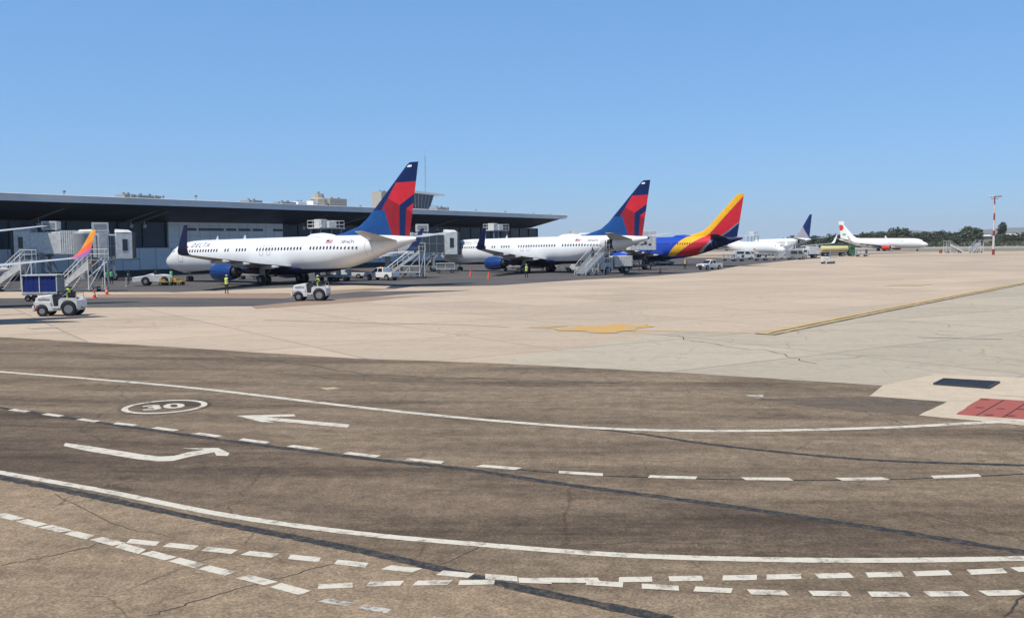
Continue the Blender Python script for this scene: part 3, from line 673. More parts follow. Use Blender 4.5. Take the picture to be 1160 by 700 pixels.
def airliner(name, label, loc, rz, E=41.2, gs=21.2, pitch=-.7, body=(), bodym=('white_paint',), fin=(), finm=('white_paint',), finout=None, tailm='white_paint', engm='engine_blue', wletm='navy', wlet=(), wletms=None, win=(5.6, 34., .508, ()), doors=(), wing_up=0.0, sc=1.0, port_only=False, door_open=None, fincolor=0, detail=True, wls=1.0):
    t = empty(name, loc, rz, label=label, cat='airliner'); t.scale = (sc,)*3
    piv = Vector((-gs, 0, 0)); PM = Matrix.Translation(piv) @ Matrix.Rotation(R(-pitch), 4, 'Y') @ Matrix.Translation(-piv)   # nose a touch down about the main gear
    def P(o):
        o.parent = t; o.matrix_basis = PM @ o.matrix_basis; return o
    st = NOSE+[(s, 1.88, 5.30, 1.25) for s in [7.2+(E-14.2-7.2)*k/6 for k in range(1, 6)]]+[(E-e, w, a, b) for e, w, a, b in TAIL]
    n = 44; rings = []
    for s, w, zt, zb in st:
        zc = (zt+zb)/2 if s < 5 or s > E-9 else zb+ (zt-zb)*.49
        r = []
        for i in range(n):
            q = 2*math.pi*(i+.5)/n; cz = math.sin(q); r.append((-s, math.cos(q)*w, zc+(cz*(zt-zc) if cz > 0 else cz*(zc-zb))))
        rings.append(r)
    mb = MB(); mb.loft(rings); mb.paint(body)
    for f in mb.bm.faces: f.smooth = True
    P(mb.build('fuselage', bodym, None, sharp=60))
    def surf(x, z):
        s = -x
        for a, b in zip(st, st[1:]):
            if a[0] <= s <= b[0]+1e-6: break
        k = (s-a[0])/max(b[0]-a[0], 1e-6); w, zt, zb = (a[j]+(b[j]-a[j])*k for j in (1, 2, 3))
        zc = (zt+zb)/2 if s < 5 or s > E-9 else zb+(zt-zb)*.49
        h = (zt-zc) if z > zc else (zc-zb); return w*math.sqrt(max(0., 1-((z-zc)/h)**2))
    # belly fairing
    mb = MB(); fr = []
    for s, w, zb in ((gs-7.5, .6, 1.30), (gs-6, 1.5, 1.12), (gs-3, 1.95, 1.02), (gs+1, 1.97, 1.0), (gs+3.5, 1.6, 1.10), (gs+5.5, .6, 1.32)):
        fr.append([(-s, math.cos(q)*w, 1.75+math.sin(q)*(1.75-zb)) for q in [math.pi+math.pi*i/12 for i in range(13)]]+[(-s, w*.4, 2.1), (-s, -w*.4, 2.1)])
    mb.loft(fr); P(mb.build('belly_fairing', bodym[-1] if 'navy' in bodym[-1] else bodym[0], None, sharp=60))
    # wings with upturned tips
    c0 = gs-5.2; u = wing_up
    W = [(0, c0, 8.0, 1.95, .13, 0), (1.8, c0+.95, 7.2, 2.02, .13, 0), (5.6, c0+2.95, 4.7, 2.42+u*.3, .12, .09), (11, c0+5.8, 3.1, 2.95+u*.6, .11, .10), (16.4, c0+8.9, 1.75, 3.45+u, .10, .12)]
    WL = [(16.4, c0+8.9, 1.75, 3.45+u, .10, .12), (16.85, c0+9.15, 1.68, 3.55+u, .10, .5), (17.12, c0+9.4, 1.55, 3.82+u, .09, 1.05), (17.25, c0+9.7, 1.40, 4.2+u, .09, 1.38), (17.6, c0+11.2, .55, 6.3+u, .08, 1.40)]
    WL = [(y, 0 + x if i < 3 else c0+9.4+(x-c0-9.4)*wls, ch, z if i < 3 else 3.82+u+(z-3.82-u)*wls, th, a) for i, (y, x, ch, z, th, a) in enumerate(WL)]
    Wr = [airfoil(-x, y, z, ch, th, a) for y, x, ch, z, th, a in W]; Lr = [airfoil(-x, y, z, ch, th, a) for y, x, ch, z, th, a in WL]
    for sgn in (1, -1):
        mb = MB(); mb.loft(Wr if sgn > 0 else mirror(Wr)); w_ = P(mb.build('wing', 'white_paint' if False else 'wing_paint', None, sharp=50))
        mb = MB(); mb.loft(Lr if sgn > 0 else mirror(Lr)); 
        if wlet:
            for z in [k[0] for k in wlet]: bmesh.ops.bisect_plane(mb.bm, geom=mb.bm.verts[:]+mb.bm.edges[:]+mb.bm.faces[:], plane_co=(-(c0+9.5), 0, z), plane_no=Vector((.5, 0, 1)).normalized())
            for f in mb.bm.faces:
                c = f.calc_center_median(); zz = c.z+.5*(c.x+c0+9.5)
                for z, mi in wlet:
                    if zz > z: f.material_index = mi
        P(mb.build('winglet', wletms or wletm, None, sharp=50))
        for yy in (3.9, 8.2, 11.5):   # flap track fairings
            k = 0
            for a, b in zip(W, W[1:]):
                if a[0] <= yy <= b[0]: k = (yy-a[0])/(b[0]-a[0]); xt = -(a[1]+a[2])+k*(-(b[1]+b[2])+a[1]+a[2]); zw = a[3]+k*(b[3]-a[3])
            mb = MB(); mb.lathe((xt+2.1, sgn*yy, zw-.30), (-1, 0, .02), [(0, .02), (.4, .17), (1.3, .24), (2.3, .19), (3.1, .04)], 10); P(mb.build('flap_fairing', 'wing_paint', None))
        # engine
        ex = -(c0+2.5)+3.1; ey = sgn*4.83; ez = 1.50+.12*u
        mb = MB(); mb.lathe((ex, ey, ez), (-1, 0, 0), [(.55, .72), (.12, .80), (0, .87), (.10, .955), (.5, 1.02), (1.3, 1.04), (2.2, .99), (2.9, .87), (3.3, .78), (3.28, .70), (2.6, .68)], 28)
        for f in mb.bm.faces:
            if f.calc_center_median().x > ex-.11: f.material_index = 1
        e = P(mb.build('engine', [engm, 'bare_metal'], None, sharp=70))
        mb = MB(); mb.lathe((ex-.55, ey, ez), (1, 0, 0), [(0, .80), (.03, .78), (.05, .26), (.35, .05)], 24)
        for f in mb.bm.faces:
            if f.calc_center_median().x > ex-.49: f.material_index = 1
        o = mb.build('fan', ['dark_metal', 'grey_metal'], e)
        mb = MB(); mb.lathe((ex-2.5, ey, ez), (-1, 0, 0), [(0, .66), (.9, .58), (1.5, .46), (1.52, .36), (1.5, .30), (2.3, .08)], 22); mb.build('exhaust_cone', 'dark_metal', e)
        mb = MB(); mb.prism([(ex-.6, ez+.85), (ex-2.2, ez+1.25), (ex-4.4, ez+1.0), (ex-4.2, ez+.55), (ex-2.8, ez+.4)], ey-.16, ey+.16); P(mb.build('pylon', 'wing_paint', None))
        # stabilizer
        e_ = E; SB = [(0, e_-6.3, 4.0, 4.55, .10, 0), (.8, e_-5.9, 3.75, 4.62, .10, .1), (7.1, e_-1.9, 1.35, 5.42, .09, .12)]
        sr = [airfoil(-x, y, z, ch, th, a) for y, x, ch, z, th, a in SB]
        mb = MB(); mb.loft(sr if sgn > 0 else mirror(sr)); P(mb.build('stabilizer', tailm if tailm != 'white_paint' and sgn > 0 else 'wing_paint', None, sharp=50))
        # main gear
        g = empty('main_gear', (-gs, sgn*2.86, 0)); g.parent = t
        mb = MB(); mb.tube((0, 0, .5), (0, 0, 2.2), .13, .16, 10); mb.tube((0, 0, .55), (0, 0, 1.4), .09, n=10); mb.tube((0, -sgn*.2, .9), (0, -sgn*1.2, 1.9), .06, n=6); mb.box((.05, sgn*.25, 1.35), (.7, .05, 1.1)); mb.tube((0, -.42, .56), (0, .42, .56), .09, n=8); mb.build('strut', 'grey_metal', g)
        for s2 in (-1, 1):
            mb = MB(); mb.wheel((0, s2*.43, .56), .56, .40, rimr=.5); mb.build('wheel', ['tyre', 'rim'], g)
    g = empty('nose_gear', (-4.2, 0, 0)); g.parent = t
    mb = MB(); mb.tube((0, 0, .35), (0, 0, 1.75), .08, .1, 10); mb.tube((0, 0, .9), (.7, 0, 1.6), .05, n=6); mb.tube((0, -.22, .34), (0, .22, .34), .07, n=8); mb.build('strut', 'grey_metal', g)
    for s2 in (-1, 1):
        mb = MB(); mb.wheel((0, s2*.24, .34), .34, .2, rimr=.5); mb.build('wheel', ['tyre', 'rim'], g)
        mb = MB(); mb.box((.1, s2*.36, 1.35), (1.5, .03, .5)); mb.build('gear_door', bodym[0], g)
    # fin
    fo = finout or [(-(E-12.2), 5.2), (-(E-10.3), 5.55), (-(E-8.0), 6.15), (-(E-6.7), 7.0), (-(E-1.02), 12.3), (-(E-.68), 12.5), (-(E+.45), 12.5), (-(E-.95), 5.0)]
    k = len(fo); te_t, te_b = fo[-2], fo[-1]; le = fo[:-2]
    zs = sorted(set([p[1] for p in le]+[5.0]+[5.3+.6*i for i in range(12)]+[12.5])); zs = [z for z in zs if z <= 12.5]
    rg = []
    for z in zs:
        if z <= le[0][1]: xl = le[0][0]
        else:
            xl = le[-1][0]
            for a, b in zip(le, le[1:]):
                if a[1] <= z <= b[1]: xl = a[0]+(b[0]-a[0])*(z-a[1])/max(1e-6, b[1]-a[1]); break
        q = (z-te_b[1])/(te_t[1]-te_b[1]); xt = te_b[0]+(te_t[0]-te_b[0])*q
        ch = xl-xt; th = min(.62, .10*ch) ; m = 9; r1, r2 = [], []
        for i in range(m):
            uu = (1-math.cos(math.pi*i/(m-1)))/2; tt = th*.5*math.sin(math.pi*min(1, uu**.7))**.8 if 0 < uu < 1 else 0.0
            if i in (0, m-1): tt = .012
            r1.append((xl-uu*ch, tt, z)); r2.append((xl-uu*ch, -tt, z))
        rg.append(r1+r2[::-1])
    mb = MB(); mb.loft(rg); mb.mi = fincolor
    for f in mb.bm.faces: f.material_index = fincolor
    mb.paint(fin); P(mb.build('fin', finm, None, sharp=50))
    # cabin windows, one shared mesh, port side first
    if win:
        s0, s1, dx, gaps = win; zc = 3.98
        mb = MB(); r_ = []
        for i in range(12):
            q = 2*math.pi*i/12; r_.append((math.copysign(abs(math.cos(q))**.6, math.cos(q))*.125, math.copysign(abs(math.sin(q))**.6, math.sin(q))*.18))
        mb._f([mb.bm.verts.new((x, surf(-20, zc+z)-surf(-20, zc)+.012, z)) for x, z in r_]); w0 = mb.build('cabin_window', 'window_dark', None, recalc=False)
        s = s0; first = True
        while s < s1:
            if not any(a < s < b for a, b in gaps):
                o = w0 if first else w0.copy()
                if not first: col.objects.link(o)
                first = False; o.matrix_basis = Matrix.Translation((-s, surf(-s, zc), zc)); P(o)
            s += dx
    # cockpit glazing
    mb = MB()
    for sgn in (1, -1):
        for (xa, xb, za0, za1, zb0, zb1) in ((-1.62, -2.05, 3.80, 4.02, 3.78, 4.22), (-2.12, -2.75, 3.78, 4.26, 3.82, 4.50), (-2.82, -3.3, 3.86, 4.46, 3.98, 4.40)):
            mb.quad(*[(x, sgn*(surf(x, z)+.015), z) for x, z in ((xa, za0), (xb, zb0), (xb, zb1), (xa, za1))])
        mb.quad((-1.58, sgn*.08, 3.96), (-1.60, sgn*(surf(-1.6, 3.85)+.01), 3.82), (-2.05, sgn*(surf(-2.05, 4.12)+.01), 4.12), (-2.10, sgn*.08, 4.34))
    P(mb.build('cockpit_glazing', 'glass_dark', None))
    for s, w_, z0, z1 in doors:   # door outlines
        mb = MB(); pts = [(-s+dx_, z) for dx_, z in ((-w_/2, z0), (w_/2, z0), (w_/2, z1), (-w_/2, z1), (-w_/2, z0))]
        for a, b in zip(pts, pts[1:]):
            m = 6; q = [Vector((a[0]+(b[0]-a[0])*i/m, surf(a[0]+(b[0]-a[0])*i/m, a[1]+(b[1]-a[1])*i/m)+.002, a[1]+(b[1]-a[1])*i/m)) for i in range(m+1)]
            mb.path(q, .022, 4)
        P(mb.build('cabin_door', 'grey_metal', None))
    if door_open:
        s, w_, z0, z1 = door_open; mb = MB(); m = 8
        V = [[mb.bm.verts.new((-s+(i-.5)*w_, surf(-s+(i-.5)*w_, z0+(z1-z0)*j/m)+.02, z0+(z1-z0)*j/m)) for i in (0, 1)] for j in range(m+1)]
        for j in range(m): mb._f((V[j][0], V[j][1], V[j+1][1], V[j+1][0]), True)
        P(mb.build('doorway', 'interior_dark', None))
        mb = MB(); V = [[(-s+w_*.5+.1+i*w_, surf(-s, z0+(z1-z0)*j/m)+.28-i*.05, z0+(z1-z0)*j/m) for i in (0, 1)] for j in range(m+1)]
        mb.loft([[Vector(a), Vector(b), Vector(b)+Vector((0, .09, 0)), Vector(a)+Vector((0, .09, 0))] for a, b in V], smooth=False); P(mb.build('open_door', 'body_grey', None))
    # antennas, satcom bump, tail cone exhaust
    if detail:
        mb = MB(); mb.loft([[(-s_, math.cos(q)*w_, 5.22+math.sin(q)*h_) for q in [math.pi*i/10 for i in range(11)]] for s_, w_, h_ in ((gs+4.2, .15, .12), (gs+5.0, .55, .36), (gs+6.6, .6, .42), (gs+7.8, .4, .28), (gs+8.6, .12, .1))], closed=False); P(mb.build('satcom_radome', bodym[0], None, sharp=60))
        for s_ in (9.5, 14.5): mb = MB(); mb.prism([(-s_, 5.2), (-s_-.5, 5.2), (-s_-.45, 5.72), (-s_-.28, 5.72)], -.03, .03); P(mb.build('blade_antenna', 'body_grey', None))
        mb = MB(); mb.tube((-E+.05, 0, 4.68), (-E-.12, 0, 4.68), .17, .14, 12); P(mb.build('tail_exhaust', 'dark_metal', None))
    def side(u_, v_, x0, z0, flip=1): return Vector((x0-u_, surf(x0-u_, z0+v_)+.018, z0+v_))
    return t, P, surf, side
dm('wing_paint', (.46, .47, .48), .35, var=.08, scale=.5)

# side view survey of the banded tail (pixels of a crop -> metres)
def fmap(Ecr, X0, kx, ky, Y0, pts): return [(-(Ecr)+(X0-x)/kx, 12.5-(y-Y0)/ky) for x, y in pts]
def dfin(E, pts): return fmap(E, 578, 31.0, 43.1, 60, pts)
def delta_fin(E):
    up_red = [(500, 145), (640, 145), (640, 150), (584, 190), (515, 245), (466, 212)]
    lo_red = [(466, 212), (515, 245), (508, 400), (486, 400), (480, 378), (440, 255)]
    r2 = [(640, 192), (583, 226), (541, 262), (572, 290), (640, 250)]
    r3 = [(541, 262), (572, 290), (640, 330), (620, 400), (530, 400)]
    low = [(200, 400), (200, 275), (452, 262), (484, 392), (484, 400)]
    return [(dfin(E, up_red), 1), (dfin(E, lo_red), 2), (dfin(E, r2), 1), (dfin(E, r3), 2), (dfin(E, low), 3)]
def delta_plane(label, loc, rz, E=41.2, **kw):
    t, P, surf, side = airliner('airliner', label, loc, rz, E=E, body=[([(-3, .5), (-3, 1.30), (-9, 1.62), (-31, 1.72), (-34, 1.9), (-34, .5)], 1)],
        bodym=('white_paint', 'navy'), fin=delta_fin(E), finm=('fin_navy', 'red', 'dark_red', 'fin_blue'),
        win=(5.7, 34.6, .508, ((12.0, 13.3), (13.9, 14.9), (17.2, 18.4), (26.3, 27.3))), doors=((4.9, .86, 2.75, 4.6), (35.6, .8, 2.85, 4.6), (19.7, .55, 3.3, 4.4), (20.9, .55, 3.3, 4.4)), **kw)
    P(text_on('DELTA', .92, lambda u, v: side(u, v*.8, -6.6, 4.42), 'letter_navy', 'airline_lettering', None, shear=.25, space=1.35, sub=True))
    tri = lambda pts, k: P(tri_mesh([side(*p, -5.35, 4.42) for p in pts], k))
    tri([(0, 0), (.48, .72), (.48, .25)], 'letter_red'); tri([(1.0, 0), (.52, .72), (.52, .25)], 'letter_orange'); tri([(.06, -.04), (.94, -.04), (.5, .2)], 'letter_red')
    P(text_on('N816DN', .5, lambda u, v: side(u, v, -(E-9.4), 4.42), 'letter_navy', 'registration', None, shear=.15, sub=True))
    mb = MB()
    for k in range(4): mb.quad(*[side(a, b, -(E-11.6), 4.46) for a, b in ((0, .1*k), (1.0, .1*k), (1.0, .1*k+.05), (0, .1*k+.05))])
    mb.mi = 1; mb.quad(*[side(a, b, -(E-11.6), 4.46)+Vector((0, .006, 0)) for a, b in ((.0, .2), (.42, .2), (.42, .37), (0, .37))]); P(mb.build('flag_mark', ['letter_red', 'letter_navy'], None, recalc=False))
    # red emblem strip at the fin tip
    mb = MB(); 
    for s in (1, -1):
        mb.quad(*[(x, s*.14, z) for x, z in ((-E+.95, 12.0), (-E+.35, 12.0), (-E+.3, 12.22), (-E+.8, 12.22))])
    P(mb.build('fin_mark', 'white_paint', None))
    return t, P, surf, side
def tri_mesh(pts, k):
    mb = MB(); mb._f([mb.bm.verts.new(p) for p in pts]); return mb.build('emblem', k, None, recalc=False)
def pose(px_n, px_t, D_t, L):
    """nose on bearing px_n, fin tip on bearing px_t at distance D_t, L metres apart: returns nose point and heading"""
    T = S(px_t, D_t); k = (px_n-580)/FPX; lo, hi = D_t, D_t+L
    for _ in range(60):
        m = (lo+hi)/2
        if (Vector((k*m, m, 0))-T).length < L: lo = m
        else: hi = m
    Np = Vector((k*lo, lo, 0)); h = (Np-T).normalized(); return Np, math.atan2(h.y, h.x)
# ------------------------------------------------------------------ people
def limb_mesh(verts, edges, radii, root=0, sub=1):
    me = bpy.data.meshes.new('person_skeleton'); me.from_pydata(verts, edges, []); o = bpy.data.objects.new('person_skeleton', me); col.objects.link(o)
    sk = o.modifiers.new('skin', 'SKIN'); sk.use_smooth_shade = True
    if not me.skin_vertices: bm = bmesh.new(); bm.from_mesh(me); bm.verts.layers.skin.verify(); bm.to_mesh(me); bm.free()
    for i, r in enumerate(radii): me.skin_vertices[0].data[i].radius = r if hasattr(r, '__len__') else (r, r); me.skin_vertices[0].data[i].use_root = (i == root)
    ss = o.modifiers.new('sub', 'SUBSURF'); ss.levels = sub; ss.render_levels = sub
    dg = bpy.context.evaluated_depsgraph_get(); dg.update(); m2 = bpy.data.meshes.new_from_object(o.evaluated_get(dg)); bpy.data.objects.remove(o); return m2
def person(label, loc, rz, pose='stand', vest='hi_vis', trous='trousers', arms=((.26, .02, 1.13), (.28, .08, .86), (-.27, .02, 1.13), (-.29, .06, .86)), group=None, cap='cap', legs=None):
    """faces +y; metres. arms: left elbow, left wrist, right elbow, right wrist"""
    t = empty('person', loc, rz, label=label, cat='person', group=group)
    if pose == 'stand':
        hip = 0.94; L = legs or [((.10, 0, .92), (.115, .03, .50), (.125, -.03, .09), (.13, .14, .04)), ((-.10, 0, .92), (-.12, .02, .50), (-.14, -.04, .09), (-.16, .13, .04))]
        off = Vector((0, 0, 0))
    else:  # seated: hips on a seat 0 at z=.0 of the given location
        L = [((.10, 0, .10), (.13, .44, .13), (.13, .50, -.32), (.13, .64, -.37)), ((-.10, 0, .10), (-.13, .44, .13), (-.13, .50, -.32), (-.13, .64, -.37))]
        off = Vector((0, 0, -.84))
    V = [(0, 0, .97), (0, .01, 1.15), (0, .0, 1.36), (0, 0, 1.47), (0, .01, 1.54), (0, .025, 1.60), (0, .015, 1.70)]
    V = [Vector(v)+off for v in V]; Rr = [(.155, .11), (.145, .105), (.165, .11), (.075, .075), (.055, .06), (.078, .092), (.072, .085)]
    Ed = [(0, 1), (1, 2), (2, 3), (3, 4), (4, 5), (5, 6)]
    for s, (el, wr) in ((1, arms[:2]), (-1, arms[2:])):
        b = len(V); sh = Vector((.185*s, 0, 1.40))+off; el = Vector(el)+off; wr = Vector(wr)+off; hd = wr+(wr-el).normalized()*.07
        V += [sh, el, wr, hd]; Rr += [(.062, .062), (.045, .045), (.028, .03), (.022, .036)]; Ed += [(2, b), (b, b+1), (b+1, b+2), (b+2, b+3)]
    for lg in L:
        b = len(V); V += [Vector(q) for q in lg]; Rr += [(.088, .095), (.060, .062), (.042, .045), (.042, .035)]; Ed += [(0, b), (b, b+1), (b+1, b+2), (b+2, b+3)]
    me = limb_mesh([tuple(v) for v in V], Ed, Rr)
    bm = bmesh.new(); bm.from_mesh(me)
    # fingers, thumb, nose and ears grow out of the same mesh
    mb = MB(); mb.bm.free(); mb.bm = bm
    for b0 in (7, 11):
        wr, hd = V[b0+2], V[b0+3]; d = (hd-wr).normalized(); sd = Vector((0, 1, 0)) if abs(d.y) < .8 else Vector((0, 0, 1)); inn = Vector((-1 if b0 == 7 else 1, 0, 0))
        for k, ln in enumerate((.062, .072, .068, .052)):
            a = hd+sd*(.027-.018*k)-d*.012; m_ = a+d*ln*.55; mb.tube(a, m_, .0095, .009, 6); mb.tube(m_, m_+d*ln*.4+inn*.02, .009, .007, 6)
        a = wr+d*.03+sd*.025; mb.tube(a, a+sd*.03+d*.035, .011, .0095, 6); mb.tube(a+sd*.03+d*.035, a+sd*.035+d*.062, .0095, .008, 6)
    h = V[5]; mb.loft([[h+Vector((-.012, .082, .01)), h+Vector((.012, .082, .01)), h+Vector((0, .088, .05))], [h+Vector((-.010, .115, -.005)), h+Vector((.010, .115, -.005)), h+Vector((0, .098, .03))]])
    for s in (-1, 1): mb.lathe(h+Vector((s*.078, .0, .012)), (s, 0, 0), [(0, .026), (.012, .03), (.02, .012)], 8)
    nk = 1.50+off.z; ankle = .085 if pose == 'stand' else -.34
    for f in bm.faces:
        c = f.calc_center_median(); f.smooth = True
        dh = min((c-V[9]).length if False else (c-V[b0+3]).length for b0 in (7, 11)); dw = min((c-V[b0+2]).length for b0 in (7, 11))
        if c.z > nk or dh < .085: f.material_index = 0
        elif c.z < ankle: f.material_index = 2
        elif c.z < (.98+off.z) : f.material_index = 1
        else: f.material_index = 3
        if min((c-V[b0+2]).length for b0 in (7, 11)) < .03 or dh < .09: f.material_index = 0
        # sleeves
    me.materials.clear()
    for k in ('skin', trous, 'black_rubber', 'navy'): me.materials.append(M[k])
    bm.to_mesh(me); bm.free()
    o = bpy.data.objects.new('body', me); col.objects.link(o); o.parent = t
    # hi-vis vest: a shell over the trunk and shoulders
    mb = MB(); rg = []
    for z, rx, ry, yo in ((.90, .185, .135, .0), (1.0, .18, .132, 0), (1.15, .175, .130, .01), (1.30, .195, .135, .005), (1.40, .215, .125, 0), (1.46, .15, .10, 0), (1.485, .085, .08, 0)):
        rg.append([(rx*math.cos(q), yo+ry*math.sin(q), z+off.z) for q in [2*math.pi*i/20 for i in range(20)]])
    mb.loft(rg)
    mb.build('vest', vest, t)
    mb = MB()
    for z, rx, ry in ((1.06, .182, .135), (1.22, .19, .138)): mb.loft([[(rx*math.cos(q)*1.01, .006+ry*math.sin(q)*1.01, z+dz+off.z) for q in [2*math.pi*i/20 for i in range(20)]] for dz in (-.025, .025)], caps=False)
    mb.build('reflective_band', 'body_grey', t)
    mb = MB(); mb.lathe(V[5]+Vector((0, -.002, .035)), (0, 0, 1), [(0, .098), (.05, .098), (.09, .085), (.115, .05), (.12, .01)], 14); mb.prism([(-.075, V[5].y+.07), (.075, V[5].y+.07), (.05, V[5].y+.165), (-.05, V[5].y+.165)], V[5].z+.04, V[5].z+.052, 'xy'); mb.build('cap', cap, t)
    mb = MB(); mb.lathe(V[5]+Vector((0, -.012, -.02)), (0, 0, 1), [(0, .088), (.03, .094), (.055, .09)], 14); mb.build('hair', 'hair', t)
    mb = MB()
    for s in (-1, 1): mb.box(h+Vector((s*.032, .088, .035)), (.022, .012, .012))
    mb.box(h+Vector((0, .090, -.035)), (.045, .01, .008)); mb.build('eyes_and_mouth', 'hair', t)
    return t

# ------------------------------------------------------------------ ground vehicles (all face +x)
def tug(label, loc, rz, num='20', driver=None):
    t = empty('baggage_tractor', loc, rz, label=label, cat='baggage tractor')
    mb = MB(); hood = [(-.22, .36), (-.22, .62), (.22, .62), (.30, 1.30), (.42, 1.38), (1.30, 1.27), (1.55, 1.18), (1.62, .95), (1.62, .36)]
    mb.prism(hood, -.56, .56); mb.build('hood', 'gse_white', t, bevel=.05)
    mb = MB(); mb.prism([(-1.6, .42), (-1.6, .95), (-1.5, 1.04), (-.30, 1.02), (-.24, .62), (-.24, .36), (-1.5, .36)], -.56, .56); mb.build('rear_deck', 'gse_white', t, bevel=.04)
    for s in (-1, 1):
        mb = MB(); fr = [(-1.62, 1.0), (-1.62, .50), (-1.52, .48)]+[(-.96+.62*math.cos(q), .47+.56*math.sin(q)) for q in [math.pi-.05-(math.pi-.1)*i/10 for i in range(11)]]+[(-.32, .46), (-.22, .62), (-.26, 1.04), (-.42, 1.16), (-1.5, 1.14)]
        mb.prism(fr, min(s*.56, s*.80), max(s*.56, s*.80)); mb.build('rear_fender', 'gse_white', t, bevel=.02)
        mb = MB(); fr = [(1.62, .90), (1.62, .42), (1.46, .42)]+[(1.02+.48*math.cos(q), .36+.43*math.sin(q)) for q in [.05+(math.pi-.1)*i/10 for i in range(11)]]+[(.5, .36), (-.2, .36), (-.2, .58), (.30, .62), (.42, .88), (1.0, .94)]
        mb.prism(fr, min(s*.56, s*.76), max(s*.56, s*.76)); mb.build('front_fender', 'gse_white', t, bevel=.02)
        mb = MB(); mb.wheel((-.96, s*.66, .46), .46, .26, rimr=.58); mb.build('wheel', ['tyre', 'rim'], t)
        mb = MB(); mb.wheel((1.02, s*.64, .34), .34, .2, rimr=.52); mb.build('wheel', ['tyre', 'rim'], t)
        mb = MB(); mb.lathe((1.62, s*.38, .98), (1, 0, 0), [(0, .10), (.03, .095), (.04, .02)], 12); mb.build('headlight', 'dark_metal', t)
        mb = MB(); mb.box((-.02, s*.79, .47), (.42, .05, .14)); mb.build('step', 'gse_grey', t)
        mb = MB(); mb.box((.95, s*.57, 1.10), (.8, .03, .05)); mb.box((.95, s*.57, 1.02), (.8, .03, .03)); mb.build('hood_vent', 'gse_grey', t)
    mb = MB(); mb.box((1.66, 0, .50), (.14, 1.54, .34)); mb.build('front_bumper', 'gse_white', t, bevel=.03)
    mb = MB(); mb.box((-.62, 0, 1.08), (.50, 1.1, .16)); mb.box((-.88, 0, 1.32), (.12, 1.1, .34), ry=-.12); mb.build('seat', 'black_rubber', t, bevel=.03)
    mb = MB(); mb.prism([(.02, .66), (.27, .66), (.33, 1.34), (.18, 1.40), (.10, 1.25)], -.54, .54); mb.tube((.14, .28, 1.25), (-.06, .28, 1.42), .03, n=8); mb.build('dashboard', 'dark_metal', t)
    mb = MB(); c = Vector((-.08, .28, 1.44)); ax = Vector((-.7, 0, .7)).normalized(); u = ax.orthogonal().normalized(); w = ax.cross(u)
    mb.path([c+(u*math.cos(q)+w*math.sin(q))*.19 for q in [2*math.pi*i/14 for i in range(15)]], .018, 6); mb.build('steering_wheel', 'black_rubber', t)
    mb = MB(); mb.path([(-1.5, .55, 1.1), (-1.5, .55, 1.45), (-1.5, -.55, 1.45), (-1.5, -.55, 1.1)], .022, 6); mb.build('rear_rail', 'grey_metal', t)
    mb = MB(); mb.box((-1.7, 0, .5), (.25, .16, .1)); mb.build('tow_hitch', 'grey_metal', t)
    for s in (-1, 1):
        me = text_on(num, .32, (lambda u, v: Vector((1.60-u, .765, .50+v))) if s > 0 else (lambda u, v: Vector((1.25+u, -.765, .50+v))), 'letter_red', 'fleet_number', t)
    for o in kids(t):
        if o.name.startswith('wheel'): o.location.x = (sum(v.co.x for v in o.data.vertices)/len(o.data.vertices))*-.17
        else: o.scale.x = .83
    return t
